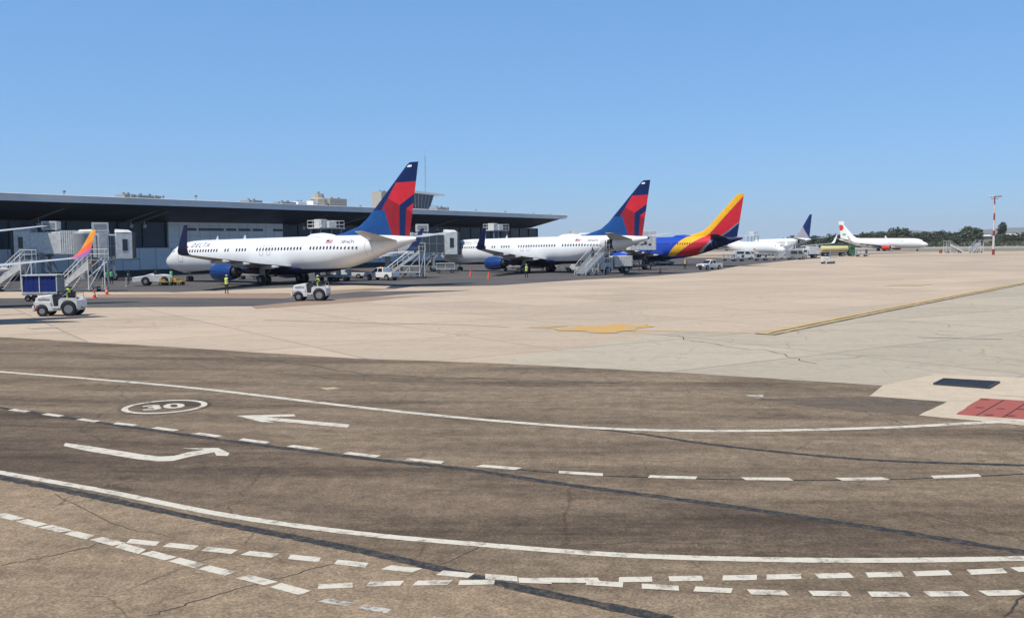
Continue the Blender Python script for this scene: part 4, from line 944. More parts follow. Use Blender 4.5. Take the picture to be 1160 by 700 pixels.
def pickup(label, loc, rz, sc=1.0, canopy=False, group=None):
    t = empty('pickup_truck', loc, rz, label=label, cat='pickup truck', group=group); t.scale = (sc,)*3
    def arch(cx, r, n=9): return [(cx+r*math.cos(q), .42+r*math.sin(q)) for q in [math.pi*i/(n-1) for i in range(n)]]
    prof = [(2.62, .50), (2.66, .80), (2.55, 1.02), (1.15, 1.14), (-2.55, 1.16), (-2.62, .60), (-2.5, .45)]
    low = [(-2.5, .45)]+arch(-1.62, .44)[::-1]+arch(1.62, .44)[::-1]+[(2.62, .50)]
    pts = [(2.62, .50), (2.66, .80), (2.55, 1.02), (1.15, 1.14), (-2.55, 1.16), (-2.62, .60)]+low[:-1]
    mb = MB(); mb.prism(pts, -.90, .90); mb.build('body', 'white_paint', t, bevel=.05)
    mb = MB(); mb.loft([[(x, y, 1.14) for x, y in ((1.2, -.86), (1.2, .86), (-.95, .86), (-.95, -.86))], [(x, y, 1.78) for x, y in ((.35, -.70), (.35, .70), (-.78, .70), (-.78, -.70))]], smooth=False); mb.build('cab', 'white_paint', t, bevel=.04)
    for s in (-1, 1):
        for xs in (((.95, 1.18), (.12, 1.18), (.12, 1.70), (.38, 1.70)), ((.02, 1.18), (-.80, 1.18), (-.70, 1.70), (.02, 1.70))):
            mb = MB(); mb.quad(*[(x, s*(.86-(z-1.14)*.25+.015), z) for x, z in xs]); mb.build('side_window', 'glass_dark', t)
        mb = MB(); mb.wheel((1.62, s*.80, .38), .38, .25, rimr=.6); mb.build('wheel', ['tyre', 'rim'], t)
        mb = MB(); mb.wheel((-1.62, s*.80, .38), .38, .25, rimr=.6); mb.build('wheel', ['tyre', 'rim'], t)
        mb = MB(); mb.box((2.60, s*.70, .88), (.12, .34, .16)); mb.build('headlight', 'body_grey', t, bevel=.02)
        mb = MB(); mb.box((-2.60, s*.82, .92), (.06, .12, .36)); mb.build('tail_light', 'red', t)
        mb = MB(); mb.box((.85, s*1.0, 1.2), (.14, .2, .2)); mb.build('wing_mirror', 'dark_metal', t, bevel=.02)
    mb = MB(); mb.quad(*[(1.23-(z-1.14)*1.33+.02, y*(1-(z-1.14)*.28), z+.01) for y, z in ((-.78, 1.18), (.78, 1.18), (.78, 1.70), (-.78, 1.70))]); mb.build('windscreen', 'glass_dark', t)
    mb = MB(); mb.box((2.655, 0, .82), (.05, 1.0, .22)); mb.box((2.67, 0, .56), (.12, 1.7, .18)); mb.build('grille', 'dark_metal', t)
    mb = MB(); mb.box((-1.72, 0, 1.165), (1.5, 1.5, .02)); mb.build('load_bed', 'dark_metal', t)
    if canopy:
        mb = MB(); mb.loft([[(x, y, 1.16) for x, y in ((-.98, -.84), (-.98, .84), (-2.5, .84), (-2.5, -.84))], [(x, y, 1.76) for x, y in ((-.98, -.70), (-.98, .70), (-2.35, .70), (-2.35, -.70))]], smooth=False); mb.build('bed_canopy', 'white_paint', t, bevel=.04)
        for s in (-1, 1): mb = MB(); mb.quad(*[(x, s*(.84-(z-1.16)*.23+.015), z) for x, z in ((-1.1, 1.25), (-2.3, 1.25), (-2.2, 1.66), (-1.1, 1.66))]); mb.build('side_window', 'glass_dark', t)
    mb = MB(); mb.box((-.1, 0, 1.84), (.3, .9, .1)); mb.build('beacon_bar', 'orange', t, bevel=.02)
    return t
def cargo_cart(label, loc, rz, cloth='tarp_blue', l=3.6, w=1.5, h=1.75, open_=False, group=None):
    t = empty('baggage_cart', loc, rz, label=label, cat='baggage cart', group=group)
    mb = MB(); mb.box((0, 0, .58), (l, w, .12))
    for sx in (-1, 0, 1):
        for sy in (-1, 1): mb.box((sx*(l/2-.04), sy*(w/2-.03), .58+h/2), (.07, .07, h))
    mb.box((0, 0, .58+h), (l+.1, w+.1, .09)); 
    for sy in (-1, 1): mb.box((0, sy*(w/2+.0), .70), (l, .07, .12))
    mb.build('frame', 'gse_white' if not open_ else 'body_grey', t)
    for sy in (-1, 1):
        mb = MB(); nx, nz = 26, 8
        V = [[mb.bm.verts.new((-l/2+.1+(l-.2)*i/nx, sy*(w/2-.05+.03*math.sin(i*1.7+j*.5)), .74+(h-.26)*j/nz)) for j in range(nz+1)] for i in range(nx+1)]
        for i in range(nx):
            for j in range(nz): mb._f((V[i][j], V[i+1][j], V[i+1][j+1], V[i][j+1]), True)
        if not open_: mb.build('curtain', cloth, t)
        else: mb.bm.free()
    mb = MB()
    for sx in (-1, 1): mb = MB(); mb.box((sx*(l/2-.1), 0, .58+h/2), (.05, w-.1, h-.3)); mb.build('end_panel', 'gse_grey', t)
    for sx in (-1, 1):
        for sy in (-1, 1): mb = MB(); mb.wheel((sx*l*.36, sy*w*.38, .26), .26, .16); mb.build('wheel', ['tyre', 'rim'], t)
    mb = MB(); mb.tube((l/2, 0, .5), (l/2+1.0, 0, .35), .04, n=6); mb.build('tow_bar', 'gse_grey', t)
    return t
def stair_unit(label, loc, rz, top=2.75, ln=5.2, w=1.5, n=14, platform=1.6, solid=.40, name='boarding_stairs', cat='boarding stairs', group=None):
    """foot at local origin, climbs towards +x"""
    t = empty(name, loc, rz, label=label, cat=cat, group=group)
    mb = MB()
    for k in range(n): mb.box((.15+ln*(k+.5)/n, 0, .35+(top-.35)*(k+1)/n), (ln/n+.03, w-.14, .05)); mb.box((.15+ln*k/n+.01, 0, .35+(top-.35)*(k+.5)/n), (.02, w-.14, (top-.35)/n))
    mb.build('steps', 'grey_metal', t)
    for s in (-1, 1):
        y = s*w/2
        mb = MB(); mb.prism([(0, .10), (0, .45), (ln+.15, top+.12), (ln+.15, top+.12-solid)], y-.03, y+.03); mb.build('stringer', 'gse_white', t)
        mb = MB(); mb.path([(.1, y, 1.35), (ln+.1, y, top+1.05), (ln+platform, y, top+1.05)], .035, 6)
        for k in range(7): x = .1+ln*k/6; z = .45+(top-.35)*k/6; mb.tube((x, y, z), (x, y, z+.93), .025, n=5)
        mb.path([(.1, y, .95), (ln+.1, y, top+.6), (ln+platform, y, top+.6)], .02, 5)
        mb.tube((ln+platform, y, top), (ln+platform, y, top+1.05), .03, n=5); mb.build('handrail', 'gse_white', t)
        mb = MB(); mb.tube((ln+.1, y, .2), (ln+.1, y, top), .06, n=6); mb.tube((ln+platform-.1, y, .2), (ln+platform-.1, y, top), .06, n=6); mb.tube((ln+.1, y, .3), (ln+platform-.1, y, top-.1), .035, n=5); mb.tube((ln*.45, y, .25), (ln+.1, y, top*.8), .035, n=5); mb.build('support_leg', 'gse_white', t)
        for x in (.8, ln+.7): mb = MB(); mb.wheel((x, s*(w/2-.1), .24), .24, .15); mb.build('wheel', ['tyre', 'rim'], t)
    mb = MB(); mb.box((ln+platform/2+.1, 0, top), (platform, w, .08)); mb.build('platform', 'grey_metal', t)
    mb = MB(); mb.box((ln/2+platform/2, 0, .30), (ln+platform, w*.7, .12)); mb.build('chassis', 'grey_metal', t)
    return t
def belt_loader(label, loc, rz, belt=3.2, group=None, c='gse_white'):
    t = empty('belt_loader', loc, rz, label=label, cat='belt loader', group=group)
    mb = MB(); mb.prism([(-2.2, .35), (-2.2, .75), (.3, .78), (.4, 1.15), (1.0, 1.12), (1.1, .75), (1.9, .72), (1.9, .35)], -.85, .85); mb.build('body', c, t, bevel=.03)
    mb = MB(); mb.prism([(-3.4, .55), (-3.4, .75), (3.6, belt*.55+.6), (3.6, belt*.55+.4)], -.75, -.1); mb.build('conveyor', 'dark_metal', t)
    mb = MB(); mb.path([(-3.3, -.75, .85), (3.5, -.75, belt*.55+.75)], .03, 5); mb.build('side_rail', 'rust', t)
    for x in (-1.4, 1.3):
        for s in (-1, 1): mb = MB(); mb.wheel((x, s*.78, .34), .34, .2); mb.build('wheel', ['tyre', 'rim'], t)
    mb = MB(); mb.box((.1, .45, .85), (.5, .5, .12)); mb.box((-.15, .45, 1.1), (.1, .5, .45)); mb.build('seat', 'black_rubber', t)
    return t
def cone(loc, label, group='orange traffic cones on the apron', h=.75):
    t = empty('traffic_cone', loc, 0, label=label, cat='traffic cone', group=group)
    mb = MB(); mb.box((0, 0, .02), (.42, .42, .04)); mb.build('base', 'cone_orange', t, bevel=.01)
    mb = MB(); mb.lathe((0, 0, .04), (0, 0, 1), [(0, .17), (h-.06, .035), (h-.04, .02)], 16); mb.build('cone_body', 'cone_orange', t)
    mb = MB(); mb.lathe((0, 0, .30), (0, 0, 1), [(0, .122), (.001, .126), (.14, .094), (.141, .09)], 16); mb.build('reflective_sleeve', 'body_grey', t)
    return t
def tow_tractor(label, loc, rz):
    t = empty('pushback_tractor', loc, rz, label=label, cat='pushback tractor')
    def arch(cx, r): return [(cx+r*math.cos(q), .5+r*math.sin(q)) for q in [math.pi-math.pi*i/8 for i in range(9)]]
    mb = MB(); mb.prism([(-2.6, .45)]+arch(-1.75, .62)+arch(.9, .62)+[(2.7, .45), (2.75, 1.0), (2.4, 1.12), (1.1, 1.25), (.2, 1.5), (-.4, 1.35), (-1.3, 1.4), (-2.3, 1.3), (-2.6, 1.0)], -1.05, 1.05); mb.build('body', 'gse_white', t, bevel=.05)
    for x in (-1.75, .9):
        for s in (-1, 1): mb = MB(); mb.wheel((x, s*.92, .55), .55, .34, rimr=.45); mb.build('wheel', ['tyre', 'rim'], t)
    mb = MB(); mb.box((-.3, 0, 1.72), (.12, 1.6, .7)); mb.tube((-.1, -.7, 1.3), (-.1, -.7, 2.1), .05, n=6); mb.tube((-1.0, .6, 1.3), (-1.0, .6, 2.0), .04, n=6); mb.build('seat_and_posts', 'dark_metal', t)
    mb = MB(); mb.box((2.85, 0, .55), (.2, 1.9, .3)); mb.build('bumper', 'gse_grey', t)
    return t
def van(label, loc, rz, name='service_van', cat='van', box='gse_white', l=4.6, h=2.1, group=None, cabm='gse_white', open_frame=False):
    t = empty(name, loc, rz, label=label, cat=cat, group=group)
    mb = MB(); mb.prism([(-l/2, .4), (-l/2, h), (l*.20, h), (l*.36, h*.62), (l*.5, h*.52), (l*.5, .4)], -.92, .92); mb.build('body', box, t, bevel=.06)
    for s in (-1, 1):
        mb = MB(); mb.quad(*[(x, s*.93, z) for x, z in ((l*.30, h*.60), (l*.02, h*.60), (l*.02, h*.90), (l*.18, h*.90))]); mb.quad(*[(x, s*.93, z) for x, z in ((-l*.05, h*.60), (-l*.4, h*.60), (-l*.4, h*.90), (-l*.05, h*.90))]); mb.build('side_window', 'glass_dark', t)
        for x in (-l*.31, l*.31): mb = MB(); mb.wheel((x, s*.86, .36), .36, .24); mb.build('wheel', ['tyre', 'rim'], t)
        mb = MB(); mb.box((l*.5, s*.7, .85), (.06, .3, .2)); mb.build('headlight', 'body_grey', t)
    mb = MB(); q = (l*.36-l*.20, -(h*.38)); mb.quad(*[(l*.36+.03-(z-h*.62)*(l*.16)/(h*.38), y, z) for y, z in ((-.8, h*.65), (.8, h*.65), (.8, h*.96), (-.8, h*.96))]); mb.build('windscreen', 'glass_dark', t)
    mb = MB(); mb.box((l*.5+.03, 0, .5), (.1, 1.8, .2)); mb.build('bumper', 'dark_metal', t)
    return t
def box_truck(label, loc, rz, lift=0.0, l=6.6, cab='gse_white', box='gse_white', name='catering_truck', cat='catering truck', h=2.3, mark=False):
    t = empty(name, loc, rz, label=label, cat=cat)
    mb = MB(); mb.box((0, 0, .72), (l, 1.9, .28)); mb.build('chassis', 'dark_metal', t)
    x0 = l/2-.2
    mb = MB(); mb.prism([(x0-1.5, .6), (x0-1.5, 2.25), (x0-.25, 2.25), (x0+.1, 1.55), (x0+.3, 1.4), (x0+.3, .5)], -1.05, 1.05); mb.build('driver_cab', cab, t, bevel=.06)
    for s in (-1, 1):
        mb = MB(); mb.quad(*[(x, s*1.06, z) for x, z in ((x0-.1, 1.5), (x0-1.1, 1.5), (x0-1.1, 2.05), (x0-.4, 2.05))]); mb.build('side_window', 'glass_dark', t)
        for x in (x0-.7, -l*.3): mb = MB(); mb.wheel((x, s*.95, .48), .48, .3); mb.build('wheel', ['tyre', 'rim'], t)
        mb = MB(); mb.box((x0+.31, s*.75, .85), (.05, .3, .2)); mb.build('headlight', 'body_grey', t)
    mb = MB(); mb.quad(*[(x0+.12-(z-1.55)*.5+.02, y, z) for y, z in ((-.9, 1.58), (.9, 1.58), (.9, 2.15), (-.9, 2.15))]); mb.build('windscreen', 'glass_dark', t)
    zb = .95+lift
    bx = empty('cargo_box', (0, 0, 0)) if False else None
    mb = MB(); mb.box((-.9, 0, zb+h/2), (l-1.9, 2.4, h)); b = mb.build('cargo_box', box, t, bevel=.04)
    for s in (-1, 1):
        mb = MB(); mb.box((-.9, s*1.205, zb+.1), (l-2.1, .02, .1))
        for k in range(7): mb.box((-.9-(l-1.9)/2+.2+(l-2.3)*k/6, s*1.21, zb+h/2), (.05, .03, h-.1))
        mb.build('box_ribs', 'body_grey', b)
    if lift > .3:
        mb = MB()
        for s in (-.8, .8):
            for a in (-1, 1): mb.tube((-.9-a*1.6, s, .85), (-.9+a*1.6, s, zb), .08, n=6)
        mb.build('scissor_lift', 'dark_metal', t)
        mb = MB(); mb.box((l/2-1.5, 0, zb+.04), (1.4, 2.2, .08)); mb.path([(l/2-2.1, -1.1, zb+1), (l/2-.8, -1.1, zb+1), (l/2-.8, 1.1, zb+1), (l/2-2.1, 1.1, zb+1)], .03, 5); mb.build('front_platform', 'gse_grey', t)
    if mark:
        for s in (-1, 1):
            mb = MB(); 
            for k, (a, b_, c_, d_) in enumerate(((-2.0, .9, .5, .25), (-1.3, 1.15, .35, .5), (-.8, .95, .7, .18), (0., 1.2, .25, .45), (.35, .9, .4, .2))):
                mb.box((a, s*1.235, zb+b_), (c_, .01, d_), ry=.2)
            mb.build('box_logo', 'letter_navy', b)
    return t
for nm_, c_ in (('wl_purple', (.25, .12, .35)), ('wl_pink', (.70, .10, .16)), ('wl_red', (.75, .14, .05)), ('wl_orange', (.80, .30, .03)), ('wl_yellow', (.82, .45, .05)), ('united_blue', (.006, .022, .13)), ('globe_grey', (.38, .36, .40)), ('viva_red', (.62, .06, .04)), ('pale_green', (.20, .45, .18))): dm(nm_, c_, .45, spec=.25)
dm('teal', (.10, .34, .32), .4)
# ================================================================== aircraft on their stands
AIR = {}
# near Delta-style jet with tail towards us
N1, A1 = pose(192, 472, 8.45*FPX/93, 41.0)
delta_plane('nearest parked white airliner with blue engine and navy and red tail fin, left of centre', N1, A1)
N2, A2 = pose(502, 733.5, 8.45*FPX/70.3, 41.0)
delta_plane('second white airliner with navy and red tail fin, boarding stairs at its open rear door', N2, A2, wing_up=.1, door_open=(35.6, .85, 2.8, 4.65))
# blue jet with yellow and red tail
def sf(E, pts): return fmap(E, 575, 27.5, 39.5, 118, pts)
E3 = 38.2
yel = [(560, 100), (597, 117), (400, 388), (352, 424), (212, 545), (168, 545), (250, 432), (300, 380), (395, 318)]
red_ = [(597, 117), (640, 100), (640, 180), (575, 300), (560, 318), (500, 374), (430, 428), (330, 545), (216, 545), (355, 424), (403, 388)]
silver = [(575, 296), (640, 250), (640, 262), (560, 330), (505, 380), (435, 436), (345, 545), (328, 545), (427, 428), (500, 372)]
N3, A3 = pose(652, 842, 8.4*FPX/54.1, 38.4)
airliner('airliner', 'bright blue airliner with yellow and red striped tail behind the second white one', N3, A3, E=E3, gs=19.6,
    body=[(sf(E3, yel), 1), (sf(E3, red_), 2), (sf(E3, silver), 3), (sf(E3, [(345, 545), (436, 436), (505, 380), (580, 330), (640, 330), (640, 545)]), 4)], bodym=('sky_blue_paint', 'yellow', 'red', 'bare_metal', 'navy'),
    fin=[(sf(E3, yel), 0), (sf(E3, red_), 1), (sf(E3, silver), 2), (sf(E3, [(575, 302), (640, 262), (640, 420), (480, 420), (505, 380)]), 3)], finm=('yellow', 'red', 'bare_metal', 'fin_navy'), fincolor=3,
    tailm='navy', engm='sky_blue_paint', wletm='sky_blue_paint', win=(5.7, 32., .508, ((12, 13), (24, 25))), doors=((33.2, .8, 2.85, 4.6),))
# jet whose wing and tailplane reach in from the left
Tl = S(40, 57.0, 0); h0 = Vector((math.cos(A1), math.sin(A1), 0)); p0 = Vector((h0.y, -h0.x, 0))
Nz = Tl - p0*7.1 + h0*(38.2-2.4); 
airliner('airliner', 'airliner mostly outside the left edge, showing a white wing with orange and pink winglet', Nz, A1, E=38.2, gs=19.6, body=(), bodym=('sky_blue_paint',), finm=('red',), engm='sky_blue_paint',
    wletms=['white_paint', 'magenta', 'wl_red', 'wl_orange', 'yellow'] if False else ['wl_purple', 'wl_pink', 'wl_red', 'wl_orange', 'wl_yellow'], wlet=[(3.4, 1), (3.6, 2), (4.0, 3), (4.75, 4)], win=None, wing_up=0, wls=.72)
# far white regional jet, nose to the right
Nr = S(889, 240); Tr = S(833, 262)
hr = (Nr-Tr).normalized()
tr, Pr, sur, sir = airliner('airliner', 'small all white jet facing right, partly behind the striped blue tail', Nr, math.atan2(hr.y, hr.x), E=36.5, gs=18.5, bodym=('white_paint',), body=(), finm=('white_paint',), engm='white_paint', wletm='white_paint', win=None, sc=.82, detail=False, wing_up=.4)
Pr(tri_mesh([(lambda x, z: (x, -sur(x, z)-.02, z))(-14.0+.75*math.cos(q), 2.5+.6*math.sin(q)) for q in [-2*math.pi*i/12 for i in range(12)]], 'letter_red'))
# far jet with a blue fin
Nu, Au = pose(850, 919, 8.2*FPX/29.5, 38.4)
E5 = 38.2
airliner('airliner', 'distant white airliner with dark blue tail fin, grey below, stairs at its rear', Nu, Au, E=E5, gs=19.6,
    body=[([(-3, .5), (-3, 1.5), (-34, 1.75), (-34, .5)], 1)], bodym=('white_paint', 'body_grey'), fin=[([(-(E5-12.5), 4.8), (-(E5-7.5), 6.3), (-(E5-4.5), 9.0), (-(E5-1.3), 5.6), (-(E5-.6), 4.8)], 1)], finm=('united_blue', 'globe_grey'),
    engm='body_grey', wletm='white_paint', win=(5.7, 32., .6, ((12, 14),)), door_open=(33.0, .9, 2.8, 4.7), detail=False)
# farthest jet, red engines, facing right
Nv = S(1051, 372); Tv = S(946, 400)
hv = (Nv-Tv).normalized()
tv, Pv, suv, siv = airliner('airliner', 'farthest airliner, white with red engines and a red disc on the fin, facing right', Nv, math.atan2(hv.y, hv.x), E=37.5, gs=19.0, body=[([(-3, .5), (-3, 1.6), (-34, 1.8), (-34, .5)], 1)], bodym=('white_paint', 'body_grey'),
    fin=[([(-37.0+1.45*math.cos(q), 9.7+1.3*math.sin(q)) for q in [2*math.pi*i/12 for i in range(12)]], 1), ([(-35.2+1.0*math.cos(q), 6.8+.5*math.sin(q)) for q in [2*math.pi*i/8 for i in range(8)]], 2)], finm=('white_paint', 'viva_red', 'pale_green'),
    engm='viva_red', wletm='body_grey', win=(6, 31., .62, ()), detail=False, finout=[(-27.5, 5.2), (-30, 5.5), (-31.2, 6.3), (-34.9, 10.2), (-35.5, 10.7), (-37.7, 10.7), (-36.8, 5.0)])

Pv(text_on('viva', 2.0, lambda u, v: Vector((-12.2+u, -suv(-12.2+u, 3.9+v*.8)-.02, 3.9+v*.8)), 'teal', 'airline_lettering', None, sub=True))
# ================================================================== passenger bridges
def W(px, D): return S(px, D)
bridge(W(108, 128.5), W(32, 127.5), 'white passenger bridge at far left with its dark open cab pointing left', glass=False, ac=(.62,), zf=3.5)
bridge(W(97, 121), W(142, 123), 'passenger bridge with dark glazed side and white cab left of the nearest white airliner', rr=1.25, ac=(.42,), zf=3.0, h=3.0)
bridge(W(440, 148), W(511, 149.5), 'passenger bridge with pale glazed side docked at the second white airliner', ac=(.55,), zf=2.9, h=3.1)
bridge(W(640, 238), W(664, 196), 'passenger bridge hidden behind the second airliner, only its roof edge showing', ac=(.5,), zf=2.9)
railed_deck(W(371, 143), BA, 7.0, 5.2, 2.6, 'white railed roof service deck showing above the nearest airliner fuselage')
railed_deck(W(563, 176), BA, 6.9, 5.0, 2.4, 'white railed roof service deck above the front of the second airliner')
railed_deck(W(853, 276), BA, 6.0, 4.0, 2.4, 'small far white railed deck above the all white jet')

# ================================================================== vehicles and kit
def GV(px, py): return G(px, py)
t1 = tug('white baggage tractor with red number 20, nearest to the camera at left', GV(69, 357.5), R(180+4))
t2 = tug('white baggage tractor with driver in front of the nearest airliner', GV(353, 340.5), R(180-2))
def seat_person(tg, label):
    a = tg.rotation_euler.z; p = tg.location+Vector((math.cos(a)*-.62-math.sin(a)*.28, math.sin(a)*-.62+math.cos(a)*.28, 1.10))
    return person(label, p, a-math.pi/2, 'sit', arms=((.22, .20, 1.14), (.10, .40, 1.16), (-.22, .20, 1.14), (-.10, .40, 1.16)))
seat_person(t1, 'person in yellow hi-vis vest driving the nearest baggage tractor')
seat_person(t2, 'person in hi-vis vest and cap driving the baggage tractor before the nearest airliner')
cargo_cart('baggage cart with blue curtains behind the nearest baggage tractor', GV(50, 341), R(3), l=2.8, w=1.5, h=1.55)
person('person in yellow hi-vis vest standing by the blue engine with back turned', GV(257, 333), R(-20), vest='hi_vis')
person('left one of two people in green vests below the left passenger bridge', GV(120.5, 323), R(150), vest='hi_vis_green', cap='hair')
person('right one of two people in green vests below the left passenger bridge', GV(126.5, 322), R(205), vest='hi_vis_green', cap='hair')
person('person in dark clothes standing under the white cab of the left passenger bridge', GV(146, 322), R(120), vest='navy', cap='hair')
person('person in green vest standing under the nose of the nearest airliner', GV(194.5, 321.5), R(170), vest='hi_vis_green', cap='hair')
person('person in yellow vest and dark trousers under the second white airliner', GV(596.5, 315), R(10), vest='hi_vis')
person('person in yellow vest standing beside the striped tail of the blue airliner', GV(776, 305.5), R(-30), vest='dolly_yellow', trous='black_rubber')
person('person in dark clothes on the apron beside the stairs of the second airliner', GV(658, 311), R(60), vest='navy', cap='hair')
person('person in dark clothes walking under the raised box of the catering truck', GV(724, 308), R(80), vest='navy', cap='hair')
cone(GV(107, 338), 'orange traffic cone left of the other two near the blue cart'); cone(GV(121, 334), 'orange traffic cone right of the other near the blue cart')
cone(GV(553.5, 316), 'orange traffic cone in front of the second airliner engine', h=.85); cone(GV(533, 313), 'orange traffic cone under the nose of the second airliner', h=.85); cone(GV(748, 309), 'orange traffic cone under the belly of the blue airliner', h=.8)
for px, py, lb in ((117, 325, 'left'), (143.5, 325, 'right')):
    b = empty('bollard', GV(px, py), label='pale short post standing on the apron below the left bridge, %s of two' % lb, cat='post', group='pale posts below the left bridge')
    mb = MB(); mb.lathe((0, 0, 0), (0, 0, 1), [(0, .2), (.08, .2), (.1, .09), (.95, .08), (1.0, .03)], 12); mb.build('post', 'concrete_block', b)
tow_tractor('white pushback tractor with big black wheels left of the nearest airliner nose', GV(174, 323.5), R(190)).scale = (.76, .8, .9)
# small yellow dollies by the nose
for px, py, lb, rz in ((187, 323.5, 'yellow ground dolly left of the nearest nose wheel', 20), (201, 323, 'yellow and brown chock dolly right beside the nearest nose wheel', -10)):
    d = empty('dolly', GV(px, py), R(rz), label=lb, cat='dolly'); mb = MB(); mb.box((0, 0, .42), (1.5, .9, .1)); mb.box((-.3, 0, .62), (.6, .7, .3)); mb.path([(.75, -.4, .45), (.75, -.4, .95), (.75, .4, .95), (.75, .4, .45)], .03, 5); mb.build('deck', 'dolly_yellow', d)
    mb = MB(); mb.tube((.75, 0, .35), (1.5, 0, .25), .04, n=6); mb.build('tow_bar', 'rust', d)
    for sx in (-1, 1):
        for sy in (-1, 1): mb = MB(); mb.wheel((sx*.5, sy*.38, .2), .2, .12); mb.build('wheel', ['tyre', 'rim'], d)
pickup('white pickup truck parked beside stairs near the nearest tail', GV(433, 317.5), R(145), .88)
pickup('white pickup truck behind the striped blue airliner tail', GV(804, 305.5), R(217), .86)
# stairs
stair_unit('long white boarding stairs sloping up to the right behind the nearest tail', S(438, 121), R(8), top=3.5, ln=4.2, w=1.6, n=14, platform=.9)
stair_unit('white boarding stairs at left climbing to a platform beside the blue cart', S(68, 91), R(12), top=3.1, ln=2.7, w=1.5, platform=1.7, solid=.95)
stair_unit('white boarding stairs cut by the left edge of the picture', S(-10, 93), R(12), top=3.1, ln=2.9, w=1.5, platform=1.2, solid=.95)
h2 = Vector((math.cos(A2), math.sin(A2), 0)); p2 = Vector((-h2.y, h2.x, 0))
dr = N2 - h2*35.6 + p2*1.5
stair_unit('narrow white boarding stairs with railings at the open rear door of the second airliner', dr+p2*6.6-h2*.2, math.atan2(-p2.y, -p2.x), top=2.95, ln=3.9, w=1.9, platform=1.4, n=12)
crew = person('person standing in the open rear doorway of the second airliner', dr-p2*.2+Vector((0, 0, 2.98)), A2+R(90), vest='navy', cap='hair')
s_ = dr+p2*3.6; person('person in dark clothes walking down the stairs of the second airliner', s_+Vector((0, 0, 1.98)), math.atan2(p2.y, p2.x)-math.pi/2, vest='navy', cap='hair')
stair_unit('plain white boarding stairs at the rear door of the distant blue tailed airliner', S(880.5, 226), R(8), top=3.3, ln=3.6, w=1.6, platform=.8, solid=.8)
box_truck('white high loader truck with dark windows parked behind the stairs of the second airliner', S(697, 134), R(192), l=4.6, h=1.5, name='service_truck', cat='truck', cab='gse_white', box='gse_white')
box_truck('catering truck with raised white box and dark blue markings at the second airliner tail', S(720, 147), R(190), lift=2.2, l=6.2, h=3.0, mark=True)
belt_loader('belt loader with red rail under the rear of the nearest airliner', S(396, 121), R(176), belt=1.6)
belt_loader('belt loader with orange rail under the rear of the second airliner', S(655, 141), R(172), belt=2.3)
belt_loader('belt loader standing under the blue airliner wing', S(752, 176), R(10), belt=2.6)
# low baggage dollies and carts in the shade under the aircraft
k = 0
for px, D, lb, c in ((372, 112, 'open baggage cart under the belly of the nearest airliner', 'g'), (384, 113, 'grey open baggage cart nearest the belt loader under the nearest airliner', 'g'), (283, 121, 'open baggage cart just behind the nearest blue engine', 'g'), (505, 140, 'dark open baggage cart under the cab of the second airliner bridge', 'g'), (580, 150, 'open baggage cart behind the second blue engine', 'g'), (622, 152, 'open baggage cart under the wing of the second airliner', 'g'), (466, 125, 'open baggage cart beside the stairs under the nearest tail', 'g')):
    cargo_cart(lb, S(px, D), R(random.uniform(-12, 12)), l=2.8, w=1.4, h=.9, open_=True)
van('white van with dark windows facing left beyond the nearest tail', S(300, 132), R(180), h=2.0)
van('white service van standing beside the second airliner engine', S(590, 163), R(5), h=1.9, l=4.2)
# far kit beneath the distant jets
van('dark windowed grey van under the distant blue tailed airliner', S(902, 218), R(10), l=4.4, h=2.3, box='gse_grey')
box_truck('white container truck right of the distant stairs', S(916, 240), R(185), l=4.4, h=2.0, name='container_truck', cat='truck')
van('white minibus under the all white jet', S(843, 226), R(0), l=5.0, h=2.2); 
for i, (px, D) in enumerate(((826, 212), (836, 206), (862, 210), (873, 214))):
    cargo_cart('%s of four open luggage carts under the all white jet' % ('leftmost', 'second from left', 'third from left', 'rightmost')[i], S(px, D), R(random.uniform(-15, 15)), l=2.6, w=1.4, h=1.0, open_=True, group='open luggage carts under the all white jet')
cargo_cart('white framed cart right of the yellow tanker', S(976, 254), R(5), l=3.0, w=1.5, h=1.5, open_=True)
# fuel tanker
ft = empty('fuel_tanker', S(947, 262), R(2), label='fuel tanker truck with long pale yellow tank and green cab', cat='tanker truck')
mb = MB(); mb.loft([[(x, math.cos(q)*1.15*s, 2.15+math.sin(q)*.85*s) for q in [2*math.pi*i/20 for i in range(20)]] for x, s in ((-4.3, .6), (-4.15, .95), (-4.0, 1), (3.0, 1), (3.15, .95), (3.3, .6))]); mb.build('tank', 'tank_yellow', ft)
mb = MB(); mb.box((-.1, 0, 1.05), (8.6, 1.6, .3)); mb.box((-.5, 0, 3.02), (6.8, .7, .08)); mb.build('chassis', 'dark_metal', ft)
mb = MB(); mb.prism([(3.45, .55), (3.45, 2.75), (4.5, 2.85), (5.15, 2.0), (5.3, 1.7), (5.3, .55)], -1.15, 1.15); mb.build('driver_cab', 'truck_green', ft, bevel=.08)
for s in (-1, 1):
    mb = MB(); mb.quad(*[(x, s*1.16, z) for x, z in ((4.9, 1.9), (3.8, 1.9), (3.8, 2.6), (4.4, 2.6))]); mb.build('side_window', 'glass_dark', ft)
    for x in (-3.4, -2.3, 1.6, 4.3): mb = MB(); mb.wheel((x, s*.98, .52), .52, .32); mb.build('wheel', ['tyre', 'rim'], ft)
